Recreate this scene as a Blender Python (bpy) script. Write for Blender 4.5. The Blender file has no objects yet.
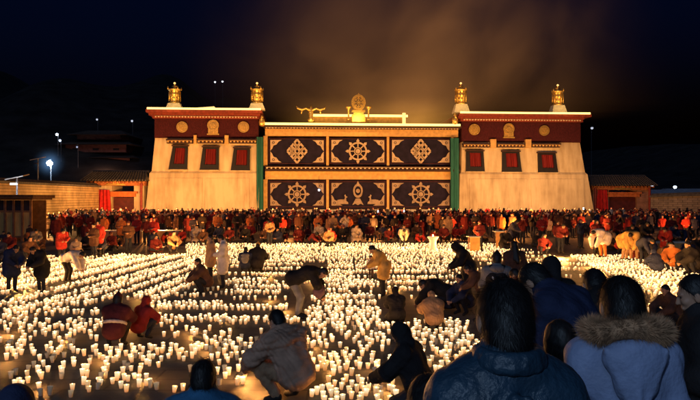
import bpy, bmesh, math, random
import numpy as np
from mathutils import Vector, Matrix
random.seed(7); RNG = np.random.default_rng(7)
R = math.radians
scn = bpy.context.scene
COL = scn.collection
CAM_H, HOR, FOC = 2.8, 198.0, 700.0

# ------------------------------------------------------------------ helpers
def gpt(px, py, z=0.0):
    """ground point (height z) seen at photo pixel"""
    D = FOC * (CAM_H - z) / (py - HOR)
    return ((px - 350) / FOC * D, D, z)
def at(px, D, z=0.0): return ((px - 350) / FOC * D, D, z)

def link(o): COL.objects.link(o); return o
def tag(o, label=None, cat=None, group=None, kind=None):
    if label: o['label'] = label
    if cat: o['category'] = cat
    if group: o['group'] = group
    if kind: o['kind'] = kind
    return o
def empty(name, loc=(0, 0, 0), rz=0.0):
    o = bpy.data.objects.new(name, None); link(o); o.location = loc; o.rotation_euler = (0, 0, rz)
    o.empty_display_size = 0.2
    return o

class MB:
    """collects polygons; build() links them as one mesh object"""
    def __init__(s): s.v = []; s.f = []; s.m = []
    def poly(s, pts, mi=0):
        b = len(s.v); s.v += [tuple(p) for p in pts]; s.f.append(tuple(range(b, b + len(pts)))); s.m.append(mi)
    def hexa(s, b4, t4, mi=0):
        b = len(s.v); s.v += [tuple(p) for p in b4] + [tuple(p) for p in t4]
        for f in ((3, 2, 1, 0), (4, 5, 6, 7), (0, 1, 5, 4), (1, 2, 6, 5), (2, 3, 7, 6), (3, 0, 4, 7)):
            s.f.append(tuple(b + i for i in f)); s.m.append(mi)
    def box(s, x0, x1, y0, y1, z0, z1, mi=0):
        s.hexa([(x0, y0, z0), (x1, y0, z0), (x1, y1, z0), (x0, y1, z0)], [(x0, y0, z1), (x1, y0, z1), (x1, y1, z1), (x0, y1, z1)], mi)
    def prism(s, poly, y0, y1, mi=0):
        """poly: (x,z) list seen from the front (-y), extruded y0 (front) .. y1 (back)"""
        a = sum(poly[i][0] * poly[(i + 1) % len(poly)][1] - poly[(i + 1) % len(poly)][0] * poly[i][1] for i in range(len(poly)))
        if a < 0: poly = poly[::-1]
        n = len(poly); b = len(s.v)
        s.v += [(x, y0, z) for x, z in poly] + [(x, y1, z) for x, z in poly]
        s.f.append(tuple(b + i for i in range(n))); s.m.append(mi)
        s.f.append(tuple(b + n + i for i in reversed(range(n)))); s.m.append(mi)
        for i in range(n):
            j = (i + 1) % n; s.f.append((b + j, b + i, b + n + i, b + n + j)); s.m.append(mi)
    def ring(s, cx, cz, r0, r1, y0, y1, n=28, mi=0, sx=1.0, sz=1.0):
        for i in range(n):
            a, c = 2 * math.pi * i / n, 2 * math.pi * (i + 1) / n
            q = [(cx + r * math.cos(t) * sx, cz + r * math.sin(t) * sz) for r, t in ((r0, a), (r1, a), (r1, c), (r0, c))]
            s.prism(q, y0, y1, mi)
    def comb(s, xs, hw, y0, y1, z0, z1, bar=.05, mi=0):
        """a row of beam ends hanging from one thin batten"""
        p = [(xs[0] - hw, z1 + bar)]
        for c in xs: p += [(c - hw, z1), (c - hw, z0), (c + hw, z0), (c + hw, z1)]
        p += [(xs[-1] + hw, z1 + bar)]
        s.prism(p, y0, y1, mi)
    def lathe(s, prof, cx=0, cy=0, cz=0, n=18, mi=0):
        b = len(s.v)
        for r, z in prof:
            for i in range(n):
                a = 2 * math.pi * i / n; s.v.append((cx + r * math.cos(a), cy + r * math.sin(a), cz + z))
        for k in range(len(prof) - 1):
            for i in range(n):
                j = (i + 1) % n
                s.f.append((b + k * n + i, b + k * n + j, b + (k + 1) * n + j, b + (k + 1) * n + i)); s.m.append(mi)
        s.f.append(tuple(b + i for i in reversed(range(n)))); s.m.append(mi)
        s.f.append(tuple(b + (len(prof) - 1) * n + i for i in range(n))); s.m.append(mi)
    def tube(s, pts, r, n=8, mi=0):
        pts = [Vector(p) for p in pts]; b = len(s.v)
        for k, p in enumerate(pts):
            d = (pts[min(k + 1, len(pts) - 1)] - pts[max(k - 1, 0)]).normalized()
            q = d.cross(Vector((0, 0, 1)) if abs(d.z) < .9 else Vector((1, 0, 0))).normalized(); w = d.cross(q)
            rr = r[k] if isinstance(r, (list, tuple)) else r
            for i in range(n):
                a = 2 * math.pi * i / n; s.v.append(tuple(p + q * rr * math.cos(a) + w * rr * math.sin(a)))
        for k in range(len(pts) - 1):
            for i in range(n):
                j = (i + 1) % n; s.f.append((b + k * n + j, b + k * n + i, b + (k + 1) * n + i, b + (k + 1) * n + j)); s.m.append(mi)
        s.f.append(tuple(b + i for i in range(n))); s.m.append(mi)
        s.f.append(tuple(b + (len(pts) - 1) * n + i for i in reversed(range(n)))); s.m.append(mi)
    def mesh(s, name, mats, smooth=False):
        me = bpy.data.meshes.new(name); me.from_pydata(s.v, [], s.f)
        for m in (mats if isinstance(mats, (list, tuple)) else [mats]): me.materials.append(m)
        me.polygons.foreach_set('material_index', s.m)
        if smooth: me.polygons.foreach_set('use_smooth', [True] * len(s.f))
        me.update(); return me
    def build(s, name, mats, parent=None, smooth=False):
        o = bpy.data.objects.new(name, s.mesh(name, mats, smooth)); link(o); o.parent = parent; return o

# ------------------------------------------------------------------ materials
MATS = {}
def newmat(name):
    m = bpy.data.materials.new(name); m.use_nodes = True
    return m, m.node_tree.nodes, m.node_tree.links, m.node_tree.nodes['Principled BSDF']
def surf(name, col, rough=.8, noise=.25, scale=3.0, metal=0.0, bump=.0, bscale=20.0, spec=.3, stretch=None, detail=6):
    """base colour mottled by noise, optional bump"""
    if name in MATS: return MATS[name]
    m, N, L, P = newmat(name)
    tc = N.new('ShaderNodeTexCoord'); mp = N.new('ShaderNodeMapping'); L.new(tc.outputs['Object'], mp.inputs[0])
    if stretch: mp.inputs['Scale'].default_value = stretch
    nz = N.new('ShaderNodeTexNoise'); nz.inputs['Scale'].default_value = scale; nz.inputs['Detail'].default_value = detail
    L.new(mp.outputs[0], nz.inputs[0])
    cr = N.new('ShaderNodeValToRGB'); L.new(nz.outputs[0], cr.inputs[0])
    cr.color_ramp.elements[0].position = .3; cr.color_ramp.elements[1].position = .7
    cr.color_ramp.elements[0].color = tuple(c * (1 - noise) for c in col) + (1,)
    cr.color_ramp.elements[1].color = tuple(min(1, c * (1 + noise)) for c in col) + (1,)
    L.new(cr.outputs[0], P.inputs['Base Color'])
    P.inputs['Roughness'].default_value = rough; P.inputs['Metallic'].default_value = metal
    P.inputs['Specular IOR Level'].default_value = spec
    if bump:
        n2 = N.new('ShaderNodeTexNoise'); n2.inputs['Scale'].default_value = bscale; n2.inputs['Detail'].default_value = 5
        L.new(mp.outputs[0], n2.inputs[0]); b = N.new('ShaderNodeBump'); b.inputs['Strength'].default_value = bump
        b.inputs['Distance'].default_value = .05; L.new(n2.outputs[0], b.inputs['Height']); L.new(b.outputs[0], P.inputs['Normal'])
    MATS[name] = m; return m
def emit(name, col, s):
    if name in MATS: return MATS[name]
    m, N, L, P = newmat(name)
    P.inputs['Base Color'].default_value = (*col, 1); P.inputs['Emission Color'].default_value = (*col, 1); P.inputs['Emission Strength'].default_value = s
    MATS[name] = m; return m
def cloth(col, rough=.85, name=None):
    return surf(name or 'cloth_%02x%02x%02x' % tuple(int(c * 255) for c in col), col, rough, .3, 6.0, bump=.25, bscale=60., spec=.2)

def plaster(name, a, b):
    """hand-thrown wash of colour running down the wall"""
    m, N, L, P = newmat(name)
    tc = N.new('ShaderNodeTexCoord')
    mp = N.new('ShaderNodeMapping'); mp.inputs['Scale'].default_value = (1.2, 1.2, .18); L.new(tc.outputs['Object'], mp.inputs[0])
    n1 = N.new('ShaderNodeTexNoise'); n1.inputs['Scale'].default_value = 1.6; n1.inputs['Detail'].default_value = 8; L.new(mp.outputs[0], n1.inputs[0])
    n2 = N.new('ShaderNodeTexNoise'); n2.inputs['Scale'].default_value = .35; n2.inputs['Detail'].default_value = 5; L.new(tc.outputs['Object'], n2.inputs[0])
    mx = N.new('ShaderNodeMath'); mx.operation = 'MULTIPLY_ADD'; mx.inputs[1].default_value = .5; L.new(n1.outputs[0], mx.inputs[0])
    m2 = N.new('ShaderNodeMath'); m2.operation = 'MULTIPLY'; m2.inputs[1].default_value = .5; L.new(n2.outputs[0], m2.inputs[0]); L.new(m2.outputs[0], mx.inputs[2])
    cr = N.new('ShaderNodeValToRGB'); L.new(mx.outputs[0], cr.inputs[0])
    cr.color_ramp.elements[0].position = .30; cr.color_ramp.elements[1].position = .60
    cr.color_ramp.elements[0].color = (*b, 1); cr.color_ramp.elements[1].color = (*a, 1)
    L.new(cr.outputs[0], P.inputs['Base Color']); P.inputs['Roughness'].default_value = .9; P.inputs['Specular IOR Level'].default_value = .1
    bp = N.new('ShaderNodeBump'); bp.inputs['Strength'].default_value = .5; bp.inputs['Distance'].default_value = .12
    L.new(n1.outputs[0], bp.inputs['Height']); L.new(bp.outputs[0], P.inputs['Normal'])
    MATS[name] = m; return m
M_WALL = plaster('ochre_plaster', (.72, .56, .32), (.40, .27, .13))
M_WALL_LOW = plaster('ochre_plaster_base', (.66, .51, .30), (.34, .235, .125))
M_BEAM = surf('painted_yellow_beam', (.62, .36, .11), .7, .2, 2.5)
M_MAROON = surf('maroon_twig_frieze', (.07, .010, .012), .95, .5, 9.0, bump=.9, bscale=40, stretch=(3, 3, .6))
M_CORNICE = surf('red_cornice', (.26, .045, .022), .7, .3, 4)
M_GOLD = surf('gilt_metal', (.86, .52, .14), .35, .25, 6, metal=.75, bump=.4, bscale=14)
M_DARKWOOD = surf('dark_wood', (.05, .022, .014), .8, .4, 5, stretch=(1, 1, .3))
M_BLACK = surf('black_paint', (.012, .009, .010), .7, .3, 3)
M_TILE = surf('grey_roof_tile', (.09, .075, .065), .8, .4, 3)
M_TEAL = surf('teal_drape', (.028, .145, .11), .85, .3, 3, stretch=(4, 4, .3))
M_REDCURTAIN = surf('red_curtain', (.19, .012, .010), .8, .4, 2.5, stretch=(5, 5, .3))
M_BANNER = surf('dark_hair_cloth', (.014, .009, .022), .95, .4, 1.2)
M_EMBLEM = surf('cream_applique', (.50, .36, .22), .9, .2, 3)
M_EMBLEM_DARK = surf('darker_applique', (.36, .25, .16), .9, .25, 3)  # darker motif colour for the lower curtains
M_STONE = surf('pale_stone', (.42, .36, .28), .9, .3, 2.5, bump=.3)
M_LED = emit('warm_led', (1, .62, .17), 2.6)
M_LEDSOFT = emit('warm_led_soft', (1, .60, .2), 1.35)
M_SKIN = surf('skin', (.42, .23, .15), .55, .15, 8)
M_HAIR = surf('black_hair', (.010, .009, .010), .55, .5, 60, spec=.4, stretch=(1, 1, .2))
M_SHOE = surf('dark_shoe', (.02, .018, .018), .6)

def ground_mat():
    m, N, L, P = newmat('stone_paving')
    tc = N.new('ShaderNodeTexCoord')
    br = N.new('ShaderNodeTexBrick'); br.inputs['Scale'].default_value = 1.0
    br.inputs['Brick Width'].default_value = 1.2; br.inputs['Row Height'].default_value = .6; br.inputs['Mortar Size'].default_value = .02
    br.inputs['Color1'].default_value = (.115, .108, .104, 1); br.inputs['Color2'].default_value = (.085, .082, .082, 1); br.inputs['Mortar'].default_value = (.03, .03, .03, 1)
    L.new(tc.outputs['Object'], br.inputs[0])
    nz = N.new('ShaderNodeTexNoise'); nz.inputs['Scale'].default_value = .9; nz.inputs['Detail'].default_value = 8; L.new(tc.outputs['Object'], nz.inputs[0])
    cr = N.new('ShaderNodeValToRGB'); cr.color_ramp.elements[0].position = .32; cr.color_ramp.elements[1].position = .68; cr.color_ramp.elements[0].color = (.38, .39, .44, 1); cr.color_ramp.elements[1].color = (1.45, 1.4, 1.35, 1); L.new(nz.outputs[0], cr.inputs[0])
    mx = N.new('ShaderNodeMix'); mx.data_type = 'RGBA'; mx.blend_type = 'MULTIPLY'; mx.inputs[0].default_value = 1
    L.new(br.outputs[0], mx.inputs['A']); L.new(cr.outputs[0], mx.inputs['B']); L.new(mx.outputs['Result'], P.inputs['Base Color'])
    rr = N.new('ShaderNodeMapRange'); rr.inputs['To Min'].default_value = .45; rr.inputs['To Max'].default_value = .8; L.new(nz.outputs[0], rr.inputs[0]); L.new(rr.outputs[0], P.inputs['Roughness'])
    bp = N.new('ShaderNodeBump'); bp.inputs['Strength'].default_value = .3; bp.inputs['Distance'].default_value = .02
    n2 = N.new('ShaderNodeTexNoise'); n2.inputs['Scale'].default_value = 14; n2.inputs['Detail'].default_value = 6; L.new(tc.outputs['Object'], n2.inputs[0])
    L.new(n2.outputs[0], bp.inputs['Height']); L.new(bp.outputs[0], P.inputs['Normal'])
    return m

# ------------------------------------------------------------------ implicit-surface modelling (people)
def V3(*a): return np.array(a, dtype=np.float64)
def nrm(v): return v / (np.linalg.norm(v) + 1e-9)

def cap(a, b, ra, rb=None, tagname='coat', cuts=()):
    return dict(t='c', a=np.array(a, float), b=np.array(b, float), ra=ra, rb=ra if rb is None else rb, tag=tagname, cuts=cuts)
def ell(c, r, axes=None, tagname='coat', cuts=()):
    return dict(t='e', c=np.array(c, float), r=np.array(r, float), ax=np.eye(3) if axes is None else np.array(axes, float), tag=tagname, cuts=cuts)
def prim_box(p):
    if p['t'] == 'c':
        m = max(p['ra'], p['rb']); return np.minimum(p['a'], p['b']) - m, np.maximum(p['a'], p['b']) + m
    m = p['r'].max(); return p['c'] - m, p['c'] + m
def prim_d(p, X, Y, Z):
    if p['t'] == 'c':
        a = p['a'].astype(np.float32); d = (p['b'] - p['a']).astype(np.float32); L2 = float(d @ d) + 1e-9
        x, y, z = X - a[0], Y - a[1], Z - a[2]
        t = np.clip((x * d[0] + y * d[1] + z * d[2]) / L2, 0, 1)
        D = np.sqrt((x - t * d[0]) ** 2 + (y - t * d[1]) ** 2 + (z - t * d[2]) ** 2) - (p['ra'] + (p['rb'] - p['ra']) * t)
    else:
        x, y, z = X - p['c'][0], Y - p['c'][1], Z - p['c'][2]
        q = 0.0; q2 = 0.0
        for i in range(3):
            w = p['ax'][i]; u = (x * w[0] + y * w[1] + z * w[2]) / p['r'][i]
            q = q + u * u; q2 = q2 + (u / p['r'][i]) ** 2
        k0 = np.sqrt(q); k1 = np.sqrt(q2) + 1e-6
        D = k0 * (k0 - 1.0) / k1
    for pt, n in p['cuts']:
        D = np.maximum(D, (X - pt[0]) * n[0] + (Y - pt[1]) * n[1] + (Z - pt[2]) * n[2])
    return D.astype(np.float32)

def crease(X, Y, Z, amp, f, seed):
    g = np.random.default_rng(int(seed) + 11); out = 0.0
    for q in range(5):
        d = nrm(g.normal(0, 1, 3) * V3(.7, .7, 1.25)); e = nrm(g.normal(0, 1, 3)); e2 = nrm(g.normal(0, 1, 3)); ph = g.uniform(0, 6, 3); ff = f * (.55 + .28 * q)
        wv = 1.7 * np.sin(ff * .33 * (e[0] * X + e[1] * Y + e[2] * Z) + ph[0]) + 1.3 * np.sin(ff * .21 * (e2[0] * X + e2[1] * Y + e2[2] * Z) + ph[1])
        v = np.sin(ff * (d[0] * X + d[1] * Y + d[2] * Z) * .8 + wv * 1.5 + ph[2]); out = out + (1 - 1.7 * np.abs(v)) * (.5 - .06 * q)
    return amp * .75 * out

def iso(prims, h, k=.03, amp=0.0, f=38., seed=0, groups=None):
    """smooth union of primitives -> verts, quads, material index per face (surface nets)"""
    lo = np.min([prim_box(p)[0] for p in prims], 0) - 4 * h; hi = np.max([prim_box(p)[1] for p in prims], 0) + 4 * h
    n = np.ceil((hi - lo) / h).astype(int) + 1
    ax = [(lo[i] + h * np.arange(n[i])).astype(np.float32) for i in range(3)]
    F = np.full(n, 10.0, np.float32); near = np.full(n, 10.0, np.float32); G = np.zeros(n, np.int8)
    marg = k + 3 * h + amp
    for p in prims:
        a, b = prim_box(p)
        i0 = np.clip(np.floor((a - marg - lo) / h).astype(int), 0, n); i1 = np.clip(np.ceil((b + marg - lo) / h).astype(int) + 1, 0, n)
        sl = tuple(slice(i0[j], i1[j]) for j in range(3))
        X = ax[0][sl[0]][:, None, None]; Y = ax[1][sl[1]][None, :, None]; Z = ax[2][sl[2]][None, None, :]
        d = prim_d(p, X, Y, Z); g = groups.index(p['tag']) if groups else 0
        o = F[sl]; kk = p.get('k', k)
        hh = np.maximum(kk - np.abs(o - d), 0) / kk
        F[sl] = np.minimum(o, d) - hh * hh * kk * .25
        if groups:
            q = near[sl]; w = d < q; q[w] = d[w]; near[sl] = q; gg = G[sl]; gg[w] = g; G[sl] = gg
    if amp:
        F += crease(ax[0][:, None, None], ax[1][None, :, None], ax[2][None, None, :], amp, f, seed).astype(np.float32)
    return nets(F, lo, h, G)

def nets(F, lo, h, G):
    S = F < 0
    nx, ny, nz = F.shape
    acc = np.zeros((nx - 1, ny - 1, nz - 1, 3), np.float32); cnt = np.zeros((nx - 1, ny - 1, nz - 1), np.float32)
    c = [(i, j, k) for i in (0, 1) for j in (0, 1) for k in (0, 1)]
    def sh(A, o): return A[o[0]:o[0] + nx - 1, o[1]:o[1] + ny - 1, o[2]:o[2] + nz - 1]
    anyS = np.zeros_like(cnt, bool); allS = np.ones_like(cnt, bool)
    for o in c: anyS |= sh(S, o); allS &= sh(S, o)
    act = anyS & ~allS
    ia = np.nonzero(act)
    base = np.stack(ia, 1)
    val = {o: F[ia[0] + o[0], ia[1] + o[1], ia[2] + o[2]] for o in c}
    P = np.zeros((len(base), 3)); C = np.zeros(len(base))
    for o in c:
        for d in range(3):
            if o[d] == 0:
                o2 = list(o); o2[d] = 1; o2 = tuple(o2)
                va, vb = val[o], val[o2]; m = (va < 0) != (vb < 0)
                t = np.where(m, va / np.where(m, va - vb, 1), 0)
                pt = np.array(o, float)[None, :] + np.zeros((len(base), 3)); pt[:, d] = t
                P[m] += pt[m]; C += m
    V = lo + h * (base + P / C[:, None])
    idx = np.full((nx - 1, ny - 1, nz - 1), -1, np.int64); idx[ia] = np.arange(len(base))
    quads = []
    for d in range(3):
        e1, e2 = (d + 1) % 3, (d + 2) % 3
        A = [slice(0, None)] * 3
        s0 = [slice(1, -1)] * 3; s1 = [slice(1, -1)] * 3
        s0[d] = slice(0, -1); s1[d] = slice(1, None)
        a = S[tuple(s0)]; b = S[tuple(s1)]
        for flip, mask in ((False, a & ~b), (True, b & ~a)):
            w = np.stack(np.nonzero(mask), 1)
            if not len(w): continue
            p = w.copy(); p[:, e1] += 1; p[:, e2] += 1
            q = []
            for u, v in ((-1, -1), (0, -1), (0, 0), (-1, 0)):
                r = p.copy(); r[:, e1] += u; r[:, e2] += v
                q.append(idx[r[:, 0], r[:, 1], r[:, 2]])
            q = np.stack(q, 1)
            quads.append(q[:, ::-1] if flip else q)
    Q = np.concatenate(quads); Q = Q[(Q >= 0).all(1)]
    gi = G[ia][Q[:, 0]]
    return V, Q, gi

def np_mesh(name, V, Q, mats, gi=None, smooth=True):
    me = bpy.data.meshes.new(name)
    me.vertices.add(len(V)); me.vertices.foreach_set('co', np.asarray(V, np.float32).ravel())
    nq = Q.shape[1]
    me.loops.add(Q.size); me.loops.foreach_set('vertex_index', Q.astype(np.int32).ravel())
    me.polygons.add(len(Q)); me.polygons.foreach_set('loop_start', np.arange(0, Q.size, nq, dtype=np.int32))
    me.polygons.foreach_set('loop_total', np.full(len(Q), nq, np.int32))
    for m in mats: me.materials.append(m)
    if gi is not None: me.polygons.foreach_set('material_index', np.asarray(gi, np.int32))
    if smooth: me.polygons.foreach_set('use_smooth', np.ones(len(Q), bool))
    me.update(calc_edges=True); return me

# ------------------------------------------------------------------ human figures (face -Y, feet on z=0)
POSES = {}
def pose(name, pel, che, nek, hed, sh, el, wr, kn, an, toe, pitch=0, hip=None):
    POSES[name] = dict(pel=pel, che=che, nek=nek, hed=hed, sh=sh, el=el, wr=wr, kn=kn, an=an, toe=toe, pitch=pitch, hip=hip)
pose('stand', (0, 0, .93), (0, .01, 1.24), (0, .02, 1.44), (0, -.015, 1.57), (.185, .015, 1.385), (.25, .06, 1.11), (.235, -.06, .88), (.10, -.02, .50), (.10, .02, .09), (.115, -.13, .04), 4)
pose('clasp', (0, 0, .93), (0, .01, 1.24), (0, .02, 1.44), (0, -.03, 1.57), (.185, .015, 1.385), (.25, .0, 1.10), (.06, -.25, 1.06), (.10, -.02, .50), (.10, .02, .09), (.115, -.13, .04), 14)
pose('phone', (0, 0, .93), (0, .01, 1.24), (0, .02, 1.44), (0, -.01, 1.57), (.185, .0, 1.40), (.23, -.19, 1.22), (.07, -.33, 1.46), (.10, -.02, .50), (.10, .02, .09), (.115, -.13, .04), -4)
pose('stoop', (0, .06, .92), (0, -.07, 1.20), (0, -.19, 1.36), (0, -.31, 1.41), (.185, -.14, 1.32), (.24, -.22, 1.05), (.10, -.42, .93), (.10, -.01, .49), (.10, .03, .09), (.115, -.12, .04), 45)
pose('bend', (0, .14, .86), (0, -.18, 1.02), (0, -.40, 1.06), (0, -.54, 1.01), (.18, -.33, 1.06), (.21, -.44, .78), (.11, -.52, .53), (.11, -.04, .47), (.11, .03, .09), (.12, -.12, .04), 70)
pose('squat', (0, .12, .34), (0, -.02, .64), (0, -.10, .83), (0, -.17, .96), (.185, -.08, .78), (.25, -.28, .56), (.09, -.44, .42), (.20, -.27, .50), (.14, -.02, .09), (.17, -.17, .04), 22, (.11, .10, .32))
pose('kneel', (0, .16, .36), (0, .02, .68), (0, -.06, .88), (0, -.13, 1.01), (.185, -.03, .83), (.24, -.20, .58), (.10, -.42, .46), (.15, -.24, .11), (.11, .26, .09), (.11, .38, .05), 24, (.11, .14, .32))
pose('huddle', (0, .22, .34), (0, -.06, .56), (0, -.26, .66), (0, -.38, .66), (.185, -.20, .64), (.25, -.36, .42), (.12, -.56, .26), (.20, -.20, .34), (.13, .16, .09), (.13, .04, .04), 58, (.11, .2, .32))
pose('bowkneel', (0, .18, .36), (0, -.08, .52), (0, -.26, .58), (0, -.37, .53), (.17, -.20, .57), (.25, -.34, .34), (.13, -.48, .17), (.15, -.20, .11), (.11, .30, .09), (.11, .40, .13), 60, (.11, .16, .32))
pose('sit', (0, .1, .15), (0, .03, .46), (0, -.02, .66), (0, -.07, .79), (.185, .0, .61), (.24, -.12, .38), (.08, -.32, .30), (.33, -.16, .15), (.10, -.34, .10), (-.02, -.30, .07), 14, (.11, .06, .14))

def basis(pitch, yaw=0.0, roll=0.0):
    Rm = np.array(Matrix.Rotation(R(yaw), 3, 'Z') @ Matrix.Rotation(R(pitch), 3, 'X') @ Matrix.Rotation(R(roll), 3, 'Y'))
    return Rm @ V3(1, 0, 0), Rm @ V3(0, -1, 0), Rm @ V3(0, 0, 1)

def figure_prims(pname, puff=.015, long_coat=0.0, hair='short', hat=None, yaw=0, pitch=None, roll=0, hands='mitt', face=False, scale_head=1.0, edit=None, robe=False, collar=True, bodyinner=False, fig=None):
    p = dict(POSES[pname])
    if edit: p.update(edit)
    g = lambda k: np.array(p[k], float)
    def two(k):
        v = p[k]
        if isinstance(v[0], (tuple, list)): return [np.array(v[0], float), np.array(v[1], float)]   # right (-x), left (+x)
        return [np.array((-v[0], v[1], v[2]), float), np.array(v, float)]
    pel, che, nek, hed = g('pel'), g('che'), g('nek'), g('hed')
    sh, el, wr, kn, an, toe = (two(k) for k in ('sh', 'el', 'wr', 'kn', 'an', 'toe'))
    sh = [sh_ - nrm(nek - pel) * (.012 + puff * .75) for sh_ in sh]
    hip = two('hip') if p['hip'] else [pel + V3(-.09, 0, -.02), pel + V3(.09, 0, -.02)]
    r, f, u = basis((p['pitch'] if pitch is None else pitch), yaw, roll)
    out = []; A = out.append
    # torso axes
    sp = nrm(nek - pel); side = nrm(sh[1] - sh[0]); fw = nrm(np.cross(side, sp)); 
    P_ = puff
    # ---- head
    s = scale_head
    H = lambda a, b, c: hed + (r * a + f * b + u * c) * s
    A(ell(H(0, -.012, .032), np.array((.074, .094, .086)) * s, (r, f, u), 'skin'))
    A(ell(H(0, .022, -.03), np.array((.058, .066, .084)) * s, (r, f, u), 'skin'))
    A(cap(nek - sp * .05, H(0, -.02, -.05), .058, .055, 'skin'))
    if face:
        A(ell(H(0, .062, -.098), np.array((.024, .022, .018)) * s, (r, f, u), 'skin'))
        A(dict(cap(H(0, .088, .012), H(0, .103, -.028), .008 * s, .012 * s, 'skin'), k=.014))
        for q in (-1, 1):
            A(dict(ell(H(.079 * q, -.012, -.005), np.array((.012, .024, .034)) * s, (r, f, u), 'skin'), k=.01))
            A(dict(cap(H(.014 * q, .086, .026), H(.045 * q, .076, .026), .009 * s, .008 * s, 'skin'), k=.014))
            A(dict(ell(H(.040 * q, .058, -.022), np.array((.022, .022, .018)) * s, (r, f, u), 'skin'), k=.02))
            A(ell(H(.031 * q, .079, .008), np.array((.012, .006, .0055)) * s, (r, f, u), 'eye'))
            A(cap(H(.014 * q, .090, .030), H(.048 * q, .077, .032), .0045 * s, .003 * s, 'eye'))
        A(dict(cap(H(-.022, .080, -.062), H(.022, .080, -.062), .010 * s, None, 'skin'), k=.01))
    elif hands != 'none':
        A(cap(H(0, .085, .005), H(0, .100, -.028), .011, .015, 'skin'))
    # ---- hair and hats
    top = (H(0, .05, .060), nrm(f * .75 - u * .66))
    nape = (H(0, 0, -.075), -u)
    if hair in ('short', 'long', 'bob'):
        A(ell(H(0, -.018, .034), np.array((.086, .104, .100)) * s, (r, f, u), 'hair', (top, nape)))
        A(ell(H(0, -.05, -.03), np.array((.078, .066, .072)) * s, (r, f, u), 'hair', ((H(0, -.012, 0), f), (H(0, 0, -.085), -u))))
    if hair == 'long':
        A(cap(H(0, -.07, -.05), nek - sp * .22 - fw * (.14 + P_) , .075, .06, 'hair'))
        A(cap(H(-.05, -.05, -.06), nek - sp * .18 - fw * (.11 + P_) - side * .07, .05, .04, 'hair'))
        A(cap(H(.05, -.05, -.06), nek - sp * .18 - fw * (.11 + P_) + side * .07, .05, .04, 'hair'))
    if hair == 'bob':
        A(cap(H(-.05, -.04, 0), H(-.05, -.05, -.13), .05, .045, 'hair', ((H(0, .03, 0), f),)))
        A(cap(H(.05, -.04, 0), H(.05, -.05, -.13), .05, .045, 'hair', ((H(0, .03, 0), f),)))
        A(cap(H(0, -.06, 0), H(0, -.075, -.13), .06, .05, 'hair'))
    if hat == 'hood':
        A(ell(H(0, -.03, .02), np.array((.108, .125, .128)) * s, (r, f, u), 'hood', ((H(0, .062, .0), nrm(f - u * .12)),)))
        A(cap(H(0, -.055, -.06), nek - fw * .05, .085, .10, 'hood', ((H(0, .07, .0), f),)))
    if hat == 'beanie':
        A(ell(H(0, -.012, .045), np.array((.091, .108, .105)) * s, (r, f, u), 'hat', ((H(0, 0, .022), nrm(-u - f * .12)),)))
        A(cap(H(0, -.03, .15), H(0, -.03, .165), .022, .022, 'hat'))
    if hat == 'cap':
        A(ell(H(0, -.015, .045), np.array((.088, .106, .092)) * s, (r, f, u), 'hat', ((H(0, 0, .038), -u),)))
        A(ell(H(0, .10, .045), np.array((.066, .075, .012)) * s, (r, f, u), 'hat'))
    # ---- coat
    for i in (0, 1): A(cap(nek - sp * .035, sh[i], .062 + P_ * .45, .070 + P_ * .9, 'coat'))
    A(cap(sh[0] * .90 + sh[1] * .10 - sp * .02, sh[1] * .90 + sh[0] * .10 - sp * .02, .074 + P_, None, 'coat'))
    for q in (-1, 1):
        A(cap(che + side * .075 * q, nek - sp * .10 + side * .07 * q, .115 + P_, .095 + P_, 'coat'))
        A(cap(pel + side * .065 * q + sp * .02, che + side * .075 * q, .122 + P_, .115 + P_, 'coat'))
    A(ell(pel - fw * .03, (.175 + P_, .145 + P_, .14 + P_), (side, fw, sp), 'coat'))
    if collar: A(cap(nek - sp * .03, nek + nrm(hed - nek) * .045, .082 + P_ * .6, .072 + P_ * .5, 'coat'))
    for i in (0, 1):
        A(cap(sh[i], el[i], .066 + P_, .055 + P_, 'coat')); A(cap(el[i], wr[i], .056 + P_, .042 + P_ * .7, 'coat'))
    if long_coat:
        for i in (0, 1):
            d = hip[i] + (kn[i] - hip[i]) * long_coat
            A(cap(hip[i], d, .135 + P_, .135 + P_, 'coat'))
        m = (hip[0] + hip[1]) / 2; m2 = (kn[0] + kn[1]) / 2
        A(cap(m, m + (m2 - m) * long_coat, .14 + P_, .13 + P_, 'coat'))
    if robe:
        for i in (0, 1): A(cap(hip[i], an[i] + V3(0, 0, .08), .14, .15, 'coat'))
        A(cap((hip[0] + hip[1]) / 2, (an[0] + an[1]) / 2 + V3(0, 0, .08), .14, .15, 'coat'))
    # ---- legs
    for i in (0, 1):
        A(cap(hip[i], kn[i], .098, .072, 'trousers')); A(cap(kn[i], an[i] + nrm(kn[i] - an[i]) * .04, .070, .056, 'trousers'))
        A(cap(an[i], toe[i], .046, .040, 'shoe' if i else 'shoe_'))
    A(ell(pel - sp * .03, (.16, .13, .13), (side, fw, sp), 'trousers'))
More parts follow.
